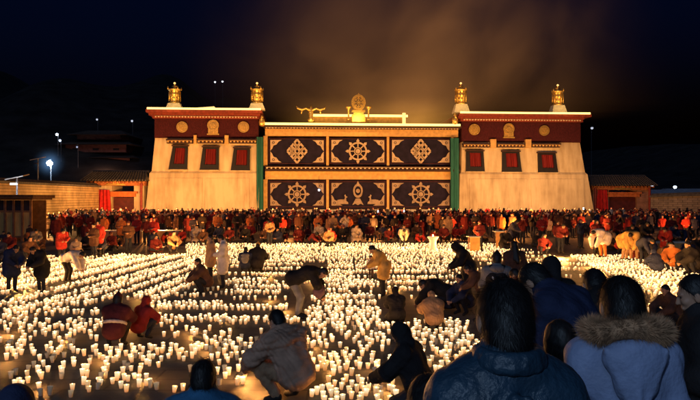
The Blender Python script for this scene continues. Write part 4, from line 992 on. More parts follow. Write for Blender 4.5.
# 19
hero('person in a yellow coat standing stooped in the middle of the candle field', at(382.5, 19.8), R(-82), 'stoop', D_(C_YELLOW, C_BLACK), puff=.035, long_coat=.55, scale=.95)
hero('toddler in a pale jacket standing left of the yellow coat', at(371, 24.0), R(-20), 'stand', D_(C_WHITE, C_BROWN), puff=.05, scale=.47, scale_head=1.5, h=.025)
# 20
hero('person in a long black coat bowing to the left over the candles right of centre', at(467, 18.8), R(-88), 'stoop', D_(C_BLACK), puff=.035, long_coat=.85, scale=1.03, hat='hood', hair=None)
# 21 vest with white logo
def vest(f):
    p, c, n, sp, sd, fw, sh = (f[k] for k in ('pel', 'che', 'nek', 'sp', 'side', 'fw', 'sh')); o = []
    for q in (-1, 1):
        o.append(cap(c + sd * .075 * q, n - sp * .06 + sd * .08 * q, .158, .112, 'vest')); o.append(cap(p + sd * .07 * q, c + sd * .075 * q, .165, .158, 'vest'))
        o.append(ell(n + sd * .03 * q - fw * .10 - sp * .02, (.10, .07, .07), (sd, fw, sp), 'hood'))
    return o
root, fig = hero('man in a dark vest with a small white logo on the back and grey sleeves', at(497, 13.4), R(170), 'clasp', D_(C_GREY, vest=C_BLACK, hood=C_GREY, hat=C_BLACK), puff=.03, hat='beanie', scale=1.03, h=.012, extra=vest, edit=dict(wr=(.20, -.28, .86)))
ve = [c for c in root.children if c.name.startswith('vest')][0]
m = MB(); yb = fig['che'][1] + .225; zc = fig['che'][2] - .05
def fl(pts): m.prism([(x, zc + z) for x, z in pts], yb - .012, yb + .004)
fl([(-.10, -.075), (.06, -.06), (.06, -.025), (-.10, -.04)])
fl([(-.11, .01), (-.02, .02), (.04, .05), (.09, .10), (.10, .07), (.06, .02), (.07, -.01), (.03, .0), (-.02, -.01), (-.06, -.015), (-.11, -.01)])
m.build('logo', surf('white_print', (.8, .8, .8), .6), ve)
# 22 / 23
hero('long haired person in a dark brown coat standing right of the logo vest', at(514, 17.4), R(196), 'stand', D_(C_BROWN), puff=.03, hair='long', scale=1.02, long_coat=.5)
hero('broad black figure huddled low with back turned, in front of the yellow coat', at(396, 15.6), R(190), 'kneel', D_(C_BLACK), puff=.05, long_coat=1.0, scale=.70, amp=.012, hat='hood', hair=None, pitch=40)
hero('person in a tan quilted coat huddled low with back turned, right of centre', at(433, 15.0), R(190), 'squat', D_(C_TAN, hood=C_TAN), puff=.10, scale=.72, amp=.016, fold=30, hat='hood', hair=None, pitch=55)
hero('black clad person kneeling behind the tan quilted huddled coat', at(440, 17.6), R(-105), 'bowkneel', D_(C_BLACK), puff=.04, scale=1.12)
hero('dark clad squatting person with orange lit face, left of the logo vest', at(464, 16.8), R(-58), 'squat', D_(C_NAVY), puff=.04, scale=.90)
hero('dark clad person stooping close behind the left sleeve of the logo vest', at(479, 15.8), R(-95), 'stoop', D_(C_BROWN), puff=.03, scale=.84)
hero('dark red coated person stooping behind the dark blue coat', at(531, 12.6), R(-125), 'stoop', D_(C_MAROON), puff=.04, scale=.98)
hero('dark person whose orange lit face looks left between two dark coats', at(592, 6.8, .424), R(-100), 'stand', D_(C_BLACK), puff=.03, scale=.94, h=.013)
# 24 right hand group
hero('broad dark figure huddled at the right with head down toward the candle band', at(656, 26.2), R(205), 'squat', D_(C_NAVY), puff=.08, long_coat=.4, scale=.80, amp=.012, hat='hood', hair=None)
hero('squatting person in an orange brown jacket right of the broad dark huddled figure', at(673, 26.6), R(-40), 'squat', D_(C_ORANGE), puff=.05, scale=1.05)
hero('dark coated squatting person by the right edge behind the candle band', at(692, 25.6), R(-75), 'squat', D_(C_BLACK), puff=.07, scale=1.12)
hero('dark haired child squatting low among the cups near the right edge', at(671, 14.6), R(-70), 'squat', D_(C_BROWN), puff=.03, scale=.92)
hero('person in a glowing yellow coat bending forward behind the candle band, left one of two', at(625, 31.2), R(30), 'bend', D_(C_YELLOW, C_TAN), puff=.05, scale=1.12, h=.02, long_coat=.5)
hero('person in a glowing yellow coat bending forward behind the candle band, right one of two', at(634, 31.0), R(-35), 'bend', D_(C_YELLOW, C_TAN), puff=.05, scale=1.14, h=.02, long_coat=.5)
hero('person in a cream coat bending in the right crowd, left of the yellow coats', at(603, 32.5), R(-60), 'bend', D_(C_WHITE, C_ORANGE), puff=.05, scale=1.16, h=.02, long_coat=.4)
NHERO = len([o for o in scn.objects if o.name.startswith('person')])

# ================================================================== THE CROWD
def coat_by_object():
    m, N, L, P = newmat('crowd_coat'); oi = N.new('ShaderNodeObjectInfo'); tc = N.new('ShaderNodeTexCoord'); nz = N.new('ShaderNodeTexNoise'); nz.inputs['Scale'].default_value = 7; nz.inputs['Detail'].default_value = 5
    L.new(tc.outputs['Object'], nz.inputs[0]); mr = N.new('ShaderNodeMapRange'); mr.inputs['From Min'].default_value = .3; mr.inputs['From Max'].default_value = .7; mr.inputs['To Min'].default_value = .65; mr.inputs['To Max'].default_value = 1.3; L.new(nz.outputs[0], mr.inputs[0])
    mx = N.new('ShaderNodeMix'); mx.data_type = 'RGBA'; mx.blend_type = 'MULTIPLY'; mx.inputs[0].default_value = 1; L.new(oi.outputs['Color'], mx.inputs['A']); L.new(mr.outputs[0], mx.inputs['B']); L.new(mx.outputs['Result'], P.inputs['Base Color'])
    P.inputs['Roughness'].default_value = .85; P.inputs['Specular IOR Level'].default_value = .2; return m
M_CROWD = coat_by_object(); M_HATC = cloth((.11, .03, .03), name='crowd_hat')
GR = ['skin', 'coat', 'trousers', 'shoe', 'hair', 'hat', 'hood', 'shoe_']
CM = [M_SKIN, M_CROWD, C_JEAN, M_SHOE, M_HAIR, M_HATC, C_BLACK, M_SHOE]
VAR = []
for i, (pn, kw) in enumerate([
    ('stand', dict(puff=.03)), ('clasp', dict(puff=.035, long_coat=.45)), ('phone', dict(puff=.03)), ('stand', dict(puff=.04, hat='hood', hair=None, long_coat=.35)), ('clasp', dict(puff=.03, robe=True, hair='short')),
    ('clasp', dict(puff=.04, hat='beanie')), ('stand', dict(puff=.03, hair='long', long_coat=.6)), ('clasp', dict(puff=.03, hair='bob', yaw=25)), ('stand', dict(puff=.035, hat='cap', yaw=-30)), ('clasp', dict(puff=.05, yaw=-20, edit=dict(wr=(.18, -.22, .98)))),
    ('squat', dict(puff=.04)), ('kneel', dict(puff=.04, hat='beanie')), ('sit', dict(puff=.05, long_coat=.5)), ('huddle', dict(puff=.05, hat='hood', hair=None)), ('squat', dict(puff=.04, hair='long', yaw=25)), ('kneel', dict(puff=.05, long_coat=.6, robe=False, hair='short', yaw=-20)),
    ('stoop', dict(puff=.04)), ('bend', dict(puff=.04)), ('stoop', dict(puff=.04, long_coat=.6, hair='bob'))]):
    V, Q, gi = iso(figure_prims(pn, **kw), .026, .03, .008, seed=i + 3, groups=GR)
    VAR.append((np_mesh('person_mesh', V, Q, CM, gi), V, Q, gi))
STANDV, LOWV, STOOPV = list(range(0, 10)), list(range(10, 16)), [16, 17, 18]
PAL = [('black', (.022, .018, .018), 26), ('dark navy', (.024, .028, .06), 12), ('dark brown', (.09, .042, .026), 14), ('maroon', (.14, .018, .016), 22), ('red', (.34, .026, .02), 9), ('orange', (.45, .13, .035), 6), ('tan', (.34, .19, .09), 6), ('pale', (.5, .38, .28), 3), ('grey', (.12, .10, .10), 3)]
PW = [p[2] for p in PAL]
def pick(): return random.choices(PAL, PW)[0]
TAKEN = [(o.location.x, o.location.y) for o in scn.objects if o.name.startswith('person') and o.parent is None]
def free(x, y, r=.45): return all((x - a) ** 2 + (y - b) ** 2 > r * r for a, b in TAKEN)
DO = {'stand': 'standing', 'low': 'crouching', 'stoop': 'bending'}
def add_person(x, y, kinds, zone, grp, rz=None, size=None, pal=None):
    kind, vs = kinds; nm, c, _ = pal or pick(); vi = random.choice(vs)
    if vi == 4: nm, c = 'maroon', (.15, .018, .016)
    o = bpy.data.objects.new('person', VAR[vi][0]); link(o); o.location = (x, y, 0)
    o.rotation_euler = (0, 0, random.gauss(0, .45) if rz is None else rz); s = size or (random.uniform(.86, 1.06) if random.random() > .08 else random.uniform(.68, .8)); o.scale = (s, s, s); o.color = (*c, 1)
    cl = 'long maroon robe' if vi == 4 else nm + ' coat'
    tag(o, 'onlooker in a %s %s %s' % (cl, DO[kind], zone), 'person', grp); TAKEN.append((x, y)); return o
ST, LO, SP = ('stand', STANDV), ('low', LOWV), ('stoop', STOOPV)
def zone_of(px):
    return 'before the left gatehouse' if px < 140 else 'below the left wing' if px < 258 else 'below the curtained facade' if px < 458 else 'below the right wing' if px < 590 else 'before the right gatehouse'
# front ranks
count = 0
def rank(D, px0, px1, step, kinds, where, grp, jit=.5, p=1.0, pal=None, rz=None, lim=999):
    global count; n = 0
    x = (px0 - 350) / FOC * D
    while x < (px1 - 350) / FOC * D:
        xx, yy = x + random.uniform(-.15, .15), D + random.uniform(-jit, jit); px = 350 + FOC * xx / yy
        if random.random() < p and free(xx, yy) and n < lim:
            add_person(xx, yy, kinds if not isinstance(kinds, list) else random.choice(kinds), where + ' ' + zone_of(px), grp, pal=pal, rz=rz); count += 1; n += 1
        x += step * random.uniform(.85, 1.2)
G1, G2, G3, G4 = 'front rank of the standing crowd', 'onlookers crouching in front of the standing crowd', 'people among the left hand candle rows', 'people around the right hand candle band'
rank(43.2, 186, 470, .95, [LO, LO, LO, SP], 'by the carpet', G2, .9)
rank(47.2, 190, 470, 1.9, [LO, SP, ST], 'behind crouching people', G2, .8)
rank(40.6, 200, 470, 4.2, [LO, LO, SP], 'at the carpet edge', G2, 1.2)
rank(31.0, 0, 60, 1.3, [SP, LO, LO], 'among candle rows', G3, 1.0)
rank(38.3, 0, 178, 1.7, [LO, SP, LO], 'beyond candle rows', G3, 1.0)
rank(34.3, 0, 108, 1.7, [LO, SP, LO], 'among candle rows', G3, 1.0)
rank(31.6, 640, 702, 1.3, [LO, SP], 'behind candle band', G4, .8)
rank(29.0, 645, 702, 1.0, [LO, SP, LO], 'behind candle band', G4, 1.0)
rank(35.6, 560, 702, 1.6, [LO, SP], 'beyond candle band', G4, 1.0)
rank(39.8, 480, 702, 1.9, [LO, SP, ST], 'beyond candle band', G4, 1.0)
rank(45.4, 180, 520, 1.05, [LO, LO, SP], 'behind crouching people', G2, .5)
rank(49.5, 40, 705, .80, ST, 'in front rank', G1, 1.1)
rank(52.0, 30, 705, .95, ST, 'in second rank', G1, .6)
# left and right fields
rank(32.5, 2, 120, 1.25, [SP, LO, ST], 'among candle rows', G3, 1.2, .8)
rank(36.0, 0, 186, 1.30, [SP, LO, ST, LO], 'beyond candle rows', G3, 1.2, .85)
rank(40.5, 30, 186, 1.35, [ST, ST, LO, SP], 'near the tables', G3, 1.2, .85)
rank(33.8, 548, 700, 1.35, [LO, SP, SP, ST], 'behind candle band', G4, 1.0, .85)
rank(37.5, 480, 702, 1.30, [LO, SP, ST, LO], 'beyond candle band', G4, 1.2, .85)
rank(42.0, 500, 702, 1.4, [ST, ST, LO, SP], 'near right table', G4, 1.2, .85)
# a few picked out figures of the photo
for px, D, col, v, lab in ((318, 47.0, 5, 1, 'person in a long bright orange coat standing in the front of the crowd'), (333, 47.2, 6, 1, 'person in an ochre coat standing right of the bright orange coat'),
        (345, 47.0, 7, 2, 'person in a pale coat raising a phone right of the ochre coat'), (121, 41.5, 5, 1, 'person in an orange coat standing behind the left long table'), (137, 42.0, 4, 5, 'person in a red coat standing behind the left long table'),
        (98, 33.5, 4, 3, 'person in a red jacket among the left candle rows'), (330, 41.6, 4, 10, 'person in a red jacket squatting at the middle edge of the candle carpet'), (154, 39.5, 4, 7, 'person in a red coat standing between the two long tables'), (448, 44.5, 6, 6, 'person in a tan coat standing behind the bowing black coat')):
    c = PAL[col]; o = bpy.data.objects.new('person', VAR[v][0]); link(o); o.location = at(px, D); o.color = (*[min(.8, k * 1.25) for k in c[1]], 1); o.rotation_euler = (0, 0, random.uniform(-.3, .3)); tag(o, lab, 'person'); TAKEN.append(o.location[:2]); count += 1
scn['people'] = NHERO + count

# the packed ranks behind: one mass nobody could count
AV, AQ, AG = [], [], []; off = 0
SM = [M_SKIN, None, C_JEAN, M_SHOE, M_HAIR, M_HATC, C_BLACK]; SPAL = [cloth(c) for _, c, _ in PAL]; SMATS = [M_SKIN, C_JEAN, M_SHOE, M_HAIR, M_HATC, C_BLACK] + SPAL; MAPI = {0: 0, 2: 1, 3: 2, 4: 3, 5: 4, 6: 5, 7: 2}
low = []
for i, (pn, kw) in enumerate([('stand', dict(puff=.03)), ('clasp', dict(puff=.035, long_coat=.45)), ('phone', dict(puff=.03)), ('stand', dict(puff=.04, hat='hood', hair=None)), ('clasp', dict(puff=.04, hat='beanie', yaw=20)), ('stand', dict(puff=.03, hair='long', yaw=-20)), ('stand', dict(puff=.03, hat='cap'))]):
    low.append(iso(figure_prims(pn, **kw), .045, .03, .006, seed=i, groups=GR))
D = 54.5
while D < 80:
    x = -.46 * D
    px_lo = 34 if D < 60 else 60
    while x < .51 * D:
        px = 350 + FOC * x / D
        if px > px_lo and not (D > 74 and px > 660):
            V, Q, gi = random.choice(low); s = random.uniform(.9, 1.05); a = random.gauss(0, .5); ca, sa = math.cos(a) * s, math.sin(a) * s
            ci = 6 + PAL.index(pick()); W = np.stack([V[:, 0] * ca - V[:, 1] * sa + x, V[:, 0] * sa + V[:, 1] * ca + D + random.uniform(-.8, .8), V[:, 2] * s], 1)
            lut = np.array([MAPI.get(k, ci) for k in range(8)]); AV.append(W); AQ.append(Q + off); AG.append(lut[gi]); off += len(V)
        x += random.uniform(.75, 1.15) * (1.0 if D < 65 else 1.3)
    D += 2.3 if D < 62 else 3.2
o = link(bpy.data.objects.new('crowd', np_mesh('crowd', np.concatenate(AV), np.concatenate(AQ), SMATS, np.concatenate(AG)))); tag(o, 'dense mass of dark onlookers packed in the ranks farthest back before the temple', 'crowd', kind='stuff')

# ================================================================== CANDLE CUPS
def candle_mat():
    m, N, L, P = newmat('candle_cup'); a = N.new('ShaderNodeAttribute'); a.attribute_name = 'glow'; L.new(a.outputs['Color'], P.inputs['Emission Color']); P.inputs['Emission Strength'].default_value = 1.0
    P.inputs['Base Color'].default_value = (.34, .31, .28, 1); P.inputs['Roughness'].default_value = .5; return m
M_CUP = candle_mat(); M_FLAME = emit('flame', (1, .48, .12), 60.0)
def cup_arrays(n, glow, tilt=0, hs=1.0, flame=True):
    """returns verts, quads, vertex glow colours, flame flag per face. paper cup with a lit wick"""
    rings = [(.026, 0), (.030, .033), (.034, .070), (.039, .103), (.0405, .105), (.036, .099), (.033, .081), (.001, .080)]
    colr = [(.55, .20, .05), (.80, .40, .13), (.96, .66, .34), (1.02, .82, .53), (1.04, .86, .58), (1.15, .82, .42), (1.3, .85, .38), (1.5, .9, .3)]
    V = []; C = []; Qs = []; Fg = []
    for (r, z), c in zip(rings, colr):
        for i in range(n):
            a = 2 * math.pi * i / n; V.append((r * math.cos(a), r * math.sin(a), z * hs)); C.append(tuple(k * glow for k in c))
    for k in range(len(rings) - 1):
        for i in range(n):
            j = (i + 1) % n; Qs.append((k * n + i, k * n + j, (k + 1) * n + j, (k + 1) * n + i)); Fg.append(0)
    return np.array(V), np.array(Qs), np.array(C)
def flame_arrays(n=6):
    pr = [(.002, .080), (.008, .086), (.009, .092), (.005, .102), (.001, .110)]; V = []; Q = []
    for r, z in pr:
        for i in range(n): a = 2 * math.pi * i / n; V.append((r * math.cos(a), r * math.sin(a), z))
    for k in range(len(pr) - 1):
        for i in range(n): j = (i + 1) % n; Q.append((k * n + i, k * n + j, (k + 1) * n + j, (k + 1) * n + i))
    return np.array(V), np.array(Q)
CUPS = []   # x, y, glow
def clear(x, y, r=.30):
    for a, b in TAKEN:
        if (x - a) ** 2 + (y - b) ** 2 < r * r: return False
    return True
def row(x0, y0, x1, y1, sp=.17, files=2, fs=.17, keep=.92, lit=.94, jx=.035):
    L = math.hypot(x1 - x0, y1 - y0); dx, dy = (x1 - x0) / L, (y1 - y0) / L; n = max(1, int(L / sp))
    for k in range(files):
        o_ = (k - (files - 1) / 2) * fs
        for i in range(n + 1):
            if random.random() > keep: continue
            t = i * sp + (.5 * sp if k % 2 else 0)
            x = x0 + dx * t - dy * o_ + random.gauss(0, jx); y = y0 + dy * t + dx * o_ + random.gauss(0, jx)
            CUPS.append((x, y, random.choice((.55, .68, .8, .9, 1.0, 1.12)) if random.random() < lit else random.uniform(.03, .25)))
def prow(px0, py0, px1, py1, **k):
    a, b = gpt(px0, py0), gpt(px1, py1); row(a[0], a[1], b[0], b[1], **k)
# --- back carpet, rows along X
y = 28.5
while y < 42.3:
    x0 = (188 - 350) / FOC * y; x1 = (470 - 350) / FOC * y + (2.2 if y > 33 else 0)
    if y < 30: x0 = (330 - 350) / FOC * y
    row(x0, y, x1, y, sp=.19, files=2, fs=.2, keep=.9 if y > 31 else .75, jx=.06); y += .58 if y > 33 else .66
for px0, px1, py in ((192, 240, 262), (192, 245, 264.5), (265, 300, 258), (262, 300, 260.5), (266, 292, 263)): prow(px0, py, px1, py, sp=.2, files=3, keep=.85)
# --- left field: long rows running away from the camera
for (x, ya, yb, w) in ((-14.6, 25, 33, 3), (-13.6, 23.5, 33, 3), (-12.7, 22.5, 32, 3), (-11.8, 21, 33, 3), (-10.9, 21.5, 33.5, 4), (-10.1, 20.3, 34, 3), (-9.0, 18.2, 34, 3), (-8.2, 16.6, 33, 2), (-7.5, 18.6, 34, 3), (-6.75, 19.0, 34, 2), (-5.95, 19.3, 27.5, 3), (-5.35, 18.9, 25.5, 2), (-9.6, 24, 34, 3), (-8.6, 26, 34, 3), (-11.4, 26, 34, 3), (-12.2, 27, 34, 2), (-7.1, 26.5, 35, 3), (-6.3, 28, 35, 3)):
    row(x, ya, x + (yb - ya) * .06, yb, sp=.16, files=w, fs=.15, keep=.95)
for i in range(26): CUPS.append((random.uniform(-5.2, -3.3), random.uniform(19.6, 23), random.choice([.15, .5, .9])))
# --- rows across the middle
for px0, px1, py, fl_, kp in ((145, 218, 305.5, 2, .9), (228, 276, 294, 3, .9), (230, 262, 281, 3, .8), (318, 348, 292, 2, .9), (318, 352, 287, 3, .85), (322, 470, 279, 3, .8), (322, 450, 273, 3, .85), (330, 460, 268, 3, .9), (225, 285, 275, 2, .75), (262, 300, 270, 3, .8), (318, 350, 281, 3, .8),
        (150, 224, 308.5, 2, .9), (228, 288, 309, 3, .9), (152, 226, 320, 3, .85), (222, 302, 322, 4, .85), (165, 215, 331, 1, .45), (176, 208, 334, 1, .5), (322, 376, 298, 3, .9), (318, 372, 305, 3, .9), (336, 380, 287, 2, .8), (310, 374, 311, 3, .95),
        (228, 296, 284, 2, .75), (226, 292, 288.5, 3, .8), (262, 300, 266, 3, .85), (200, 250, 268, 2, .8), (268, 350, 276, 3, .85), (300, 372, 283, 3, .85), (150, 200, 296, 1, .5), (230, 290, 300, 1, .6), (312, 350, 300, 2, .8), (350, 470, 284, 3, .8), (386, 450, 290, 2, .7)):
    prow(px0, py, px1, py + random.uniform(-.6, .6), sp=.155, files=fl_ + (1 if fl_ > 1 else 0), fs=.155, keep=kp)
# concentric arcs round the yellow coat
for rr in (2.6, 3.5, 4.4, 5.4):
    for i in range(int(rr * 22)):
        a = math.pi * 2 * i / int(rr * 22); x = 1.6 + rr * 1.25 * math.cos(a) + random.gauss(0, .05); yy = 23.6 + rr * math.sin(a) * .95 + random.gauss(0, .05)
        if x > -1.2 and x < 5 and yy > 18.6 and random.random() < .85: CUPS.append((x, yy, random.uniform(.75, 1.1)))
# --- right hand band
y = 18.6
while y < 33.5:
    lo = 8.5 + (y - 19) * .14 ; hi = 12.3 + (y - 19) * .05; 
    row(lo, y, hi, y, sp=.19, files=2, fs=.18, keep=.92 if y > 19.6 else .8); y += .46
for y in (14.2, 15.2, 16.0, 16.9, 17.7): row(7.2, y, 9.5, y, sp=.22, files=3, fs=.22, keep=.62, jx=.06)
for y in (10.4, 11.3, 12.2, 13.1): row(4.4, y, 7.2, y, sp=.22, files=2, fs=.2, keep=.62, jx=.06)
row(2.6, 27, 9, 27.2, sp=.25, files=3, keep=.7); row(3.5, 24.5, 8, 24.6, sp=.25, files=2, keep=.7)
for y in (29, 31, 33, 35, 37): row(5.5 + (y - 29) * .1, y, 9.6, y, sp=.24, files=3, fs=.2, keep=.75)
# --- foreground, right of the squatting man
for px0, px1, py, fl_, kp in ((306, 378, 317, 4, .9), (306, 378, 323, 4, .9), (312, 384, 329, 3, .85), (380, 470, 326, 4, .85), (400, 470, 333, 4, .85), (404, 476, 341, 4, .8), (412, 476, 349, 4, .78), (422, 474, 358, 4, .72), (430, 470, 368, 4, .6), (448, 474, 379, 3, .5), (312, 333, 338, 3, .8), (311, 332, 345, 3, .8), (340, 386, 336, 3, .75), (345, 386, 344, 3, .7), (350, 384, 352, 2, .6),
        (316, 362, 360, 3, .8), (316, 360, 367, 3, .8), (372, 392, 362, 3, .75), (370, 392, 370, 3, .7), (330, 356, 375, 2, .5), (316, 386, 389, 4, .85), (316, 390, 397, 4, .85), (318, 392, 405, 3, .8)):
    prow(px0, py, px1, py, sp=.165, files=fl_ + 1, fs=.18, keep=kp, jx=.05)
# --- foreground, left
for px0, px1, py, fl_, kp, lit in ((2, 34, 318, 3, .7, .9), (30, 106, 314, 2, .85, .95), (2, 100, 324, 3, .7, .95), (8, 100, 330, 3, .7, .95), (20, 98, 337, 2, .55, .8), (2, 34, 349, 3, .8, .95), (30, 62, 353, 2, .6, .9), (52, 78, 349, 2, .7, .9), (78, 134, 353, 3, .8, .93), (84, 134, 359, 2, .7, .9), (120, 198, 352, 3, .85, .95), (120, 192, 359, 2, .8, .9), (200, 262, 343, 3, .8, .9), (196, 262, 349, 2, .75, .8), (212, 256, 357, 3, .6, .7), (222, 262, 363, 2, .5, .7),
        (40, 54, 365, 2, .7, .9), (68, 78, 366, 2, .8, .9), (2, 50, 374, 3, .6, .85), (22, 40, 381, 2, .8, .9), (76, 134, 371, 3, .6, .9), (92, 138, 379, 3, .6, .85), (84, 150, 388, 2, .4, .8), (126, 160, 366, 2, .5, .8), (130, 158, 382, 2, .5, .8), (218, 246, 378, 2, .6, .85), (230, 248, 386, 2, .6, .9), (120, 146, 344, 2, .4, .7), (0, 60, 306, 3, .8, .95), (2, 64, 311, 2, .8, .95), (60, 92, 304, 3, .85, .95), (0, 30, 342, 2, .6, .8), (60, 98, 343, 2, .55, .8), (4, 70, 358, 2, .5, .75), (0, 44, 389, 2, .5, .8), (54, 96, 376, 2, .45, .8), (46, 110, 394, 2, .45, .75), (138, 176, 390, 2, .4, .7), (150, 200, 372, 2, .35, .7), (140, 200, 337, 1, .4, .8), (96, 180, 326, 2, .5, .85), (214, 256, 336, 2, .6, .9), (226, 256, 370, 2, .6, .8)):
    prow(px0, py, px1, py + random.uniform(-1, 1), sp=.165, files=fl_ + 1, fs=.18, keep=kp, lit=lit, jx=.055)
# keep cups apart and off people and steps
grid = {}; OK = []
random.shuffle(CUPS)
for c in CUPS:
    x, y, gl = c
    if x > .6 and y < 8.8: continue
    if not clear(x, y, .33): continue
    kx, ky = int(x // .12), int(y // .12)
    if any((x - a) ** 2 + (y - b) ** 2 < .105 ** 2 for i in (-1, 0, 1) for j in (-1, 0, 1) for a, b in grid.get((kx + i, ky + j), ())): continue
    grid.setdefault((kx, ky), []).append((x, y)); OK.append(c)
vis = [c for c in OK if abs(c[0] / c[1]) < .505 and HOR + FOC * CAM_H / c[1] < 404]
vis.sort(key=lambda c: c[1]); nearc = vis[:300]; ns = set(nearc); rest = [c for c in OK if c not in ns]
print('cups', len(OK), 'individual', len(nearc))
LV = [.06, .2, .55, .68, .8, .9, 1.0, 1.12]
cmesh = {}
for gl in LV:
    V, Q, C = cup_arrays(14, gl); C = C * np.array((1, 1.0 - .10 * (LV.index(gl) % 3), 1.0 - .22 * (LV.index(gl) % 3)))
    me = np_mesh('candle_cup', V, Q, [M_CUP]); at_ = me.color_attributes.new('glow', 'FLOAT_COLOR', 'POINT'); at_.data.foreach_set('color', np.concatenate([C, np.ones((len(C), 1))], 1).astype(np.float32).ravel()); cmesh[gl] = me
fV, fQ = flame_arrays(8); fme = np_mesh('flame', fV, fQ, [M_FLAME])
def cup_zone(x, y):
    px = 350 + FOC * x / y; py = HOR + FOC * CAM_H / y
    w = 'at far left' if px < 60 else 'left of the burgundy jacket' if px < 98 else 'before the burgundy jacket' if px < 160 else 'left of squatting man' if px < 262 else 'right of squatting man' if px < 340 else 'left of crouching hooded figure' if px < 395 else 'between hooded figure and glossy coat' if px < 500 else 'near right edge'
    r = 'nearest' if py > 370 else 'second nearest' if py > 352 else 'third nearest'
    return w, r
for x, y, gl in nearc:
    k = min(LV, key=lambda q: abs(q - gl)); o = bpy.data.objects.new('candle_cup', cmesh[k]); link(o); o.location = (x, y, .004); s = random.uniform(.92, 1.1); o.scale = (s, s, s * random.uniform(.82, 1.12)); o.rotation_euler = (random.gauss(0, .07), random.gauss(0, .07), random.uniform(0, 6))
    w, r = cup_zone(x, y); tag(o, ('lit white paper cup candle' if k > .5 else 'unlit greyish paper cup') + ' %s, in %s rows' % (w, r), 'candle cup', 'paper cup candles standing in the nearest rows')
    if k > .5: f = bpy.data.objects.new('flame', fme); link(f); f.parent = o; f.rotation_euler = (random.gauss(0, .12), random.gauss(0, .12), 0)
bV, bQ, bC = {}, {}, {}
AV, AQ, AC, FV, FQ = [], [], [], [], []; off = 0; foff = 0
V8, Q8, C8 = cup_arrays(8, 1.0); V6, Q6, C6 = cup_arrays(6, 1.0); f5, fq5 = flame_arrays(4)
for x, y, gl in rest:
    V, Q, C = (V8, Q8, C8) if y < 22 else (V6, Q6, C6)
    a = random.uniform(0, 6); s = random.uniform(.92, 1.1); hs = s * random.uniform(.82, 1.12); tn = random.random(); ca, sa = math.cos(a) * s, math.sin(a) * s
    AV.append(np.stack([V[:, 0] * ca - V[:, 1] * sa + x, V[:, 0] * sa + V[:, 1] * ca + y, V[:, 2] * hs + .004], 1)); AQ.append(Q + off); AC.append(C * gl * np.array((1, 1 - .13 * tn, 1 - .30 * tn))); off += len(V)
    if gl > .5: FV.append(np.stack([f5[:, 0] * s * 1.2 + x, f5[:, 1] * s * 1.2 + y, f5[:, 2] * hs + .004], 1)); FQ.append(fq5 + foff); foff += len(f5)
me = np_mesh('candle_field', np.concatenate(AV), np.concatenate(AQ), [M_CUP]); C = np.concatenate(AC); at_ = me.color_attributes.new('glow', 'FLOAT_COLOR', 'POINT'); at_.data.foreach_set('color', np.concatenate([C, np.ones((len(C), 1))], 1).astype(np.float32).ravel())
o = link(bpy.data.objects.new('candle_field', me)); tag(o, 'thousands of lit paper cup candles covering the square in rows beyond the nearest cups', 'candles', kind='stuff')
f = link(bpy.data.objects.new('flames', np_mesh('flames', np.concatenate(FV), np.concatenate(FQ), [M_FLAME]))); f.parent = o; f['kind'] = 'stuff'

# small tall butter lamp on a stand (433,240)
t = empty('butter_lamp_stand', at(433, 36.5)); tag(t, 'tall white pedestal with a glowing butter lamp at the rear edge of the candle carpet', 'lamp stand')
m = MB(); m.lathe([(.28, 0), (.30, .10), (.20, .2), (.17, .45), (.2, .62), (.28, .72), (.30, .78), (.26, .80)], n=16); m.build('pedestal', emit('self_glow_pedestal', (1, .72, .40), .35), t, True)  # pedestal brightness is put in as emission
m = MB(); m.lathe([(.02, .80), (.03, .83), (.025, .86), (.005, .90)], n=8); m.build('flame', M_FLAME, t, True)

for px, py, D, lab in ((583.5, 208.5, 56, 'glowing white phone screen held up in the crowd below the right wing'), (609.5, 221.5, 53, 'glowing white phone screen held up before the right gatehouse, nearer the camera'), (404, 211, 58, 'small glowing phone screen held up below the right lower curtain'), (378, 211.5, 57, 'small glowing phone screen held up below the middle lower curtain'), (148, 222, 54, 'small glowing phone screen held up below the left wing edge')):
    x, y, _ = at(px, D); z = CAM_H + (HOR - py) / FOC * D; t = empty('phone', (x, y, z), random.uniform(-.3, .3)); tag(t, lab, 'phone'); m = MB(); m.box(-.045, .045, 0, .012, -.085, .085); m.build('case', M_BLACK, t); m = MB(); m.box(-.04, .04, -.003, -.0005, -.078, .078); m.build('screen', emit('phone_screen', (.85, .93, 1), 7 if px > 500 else 2.5), t)

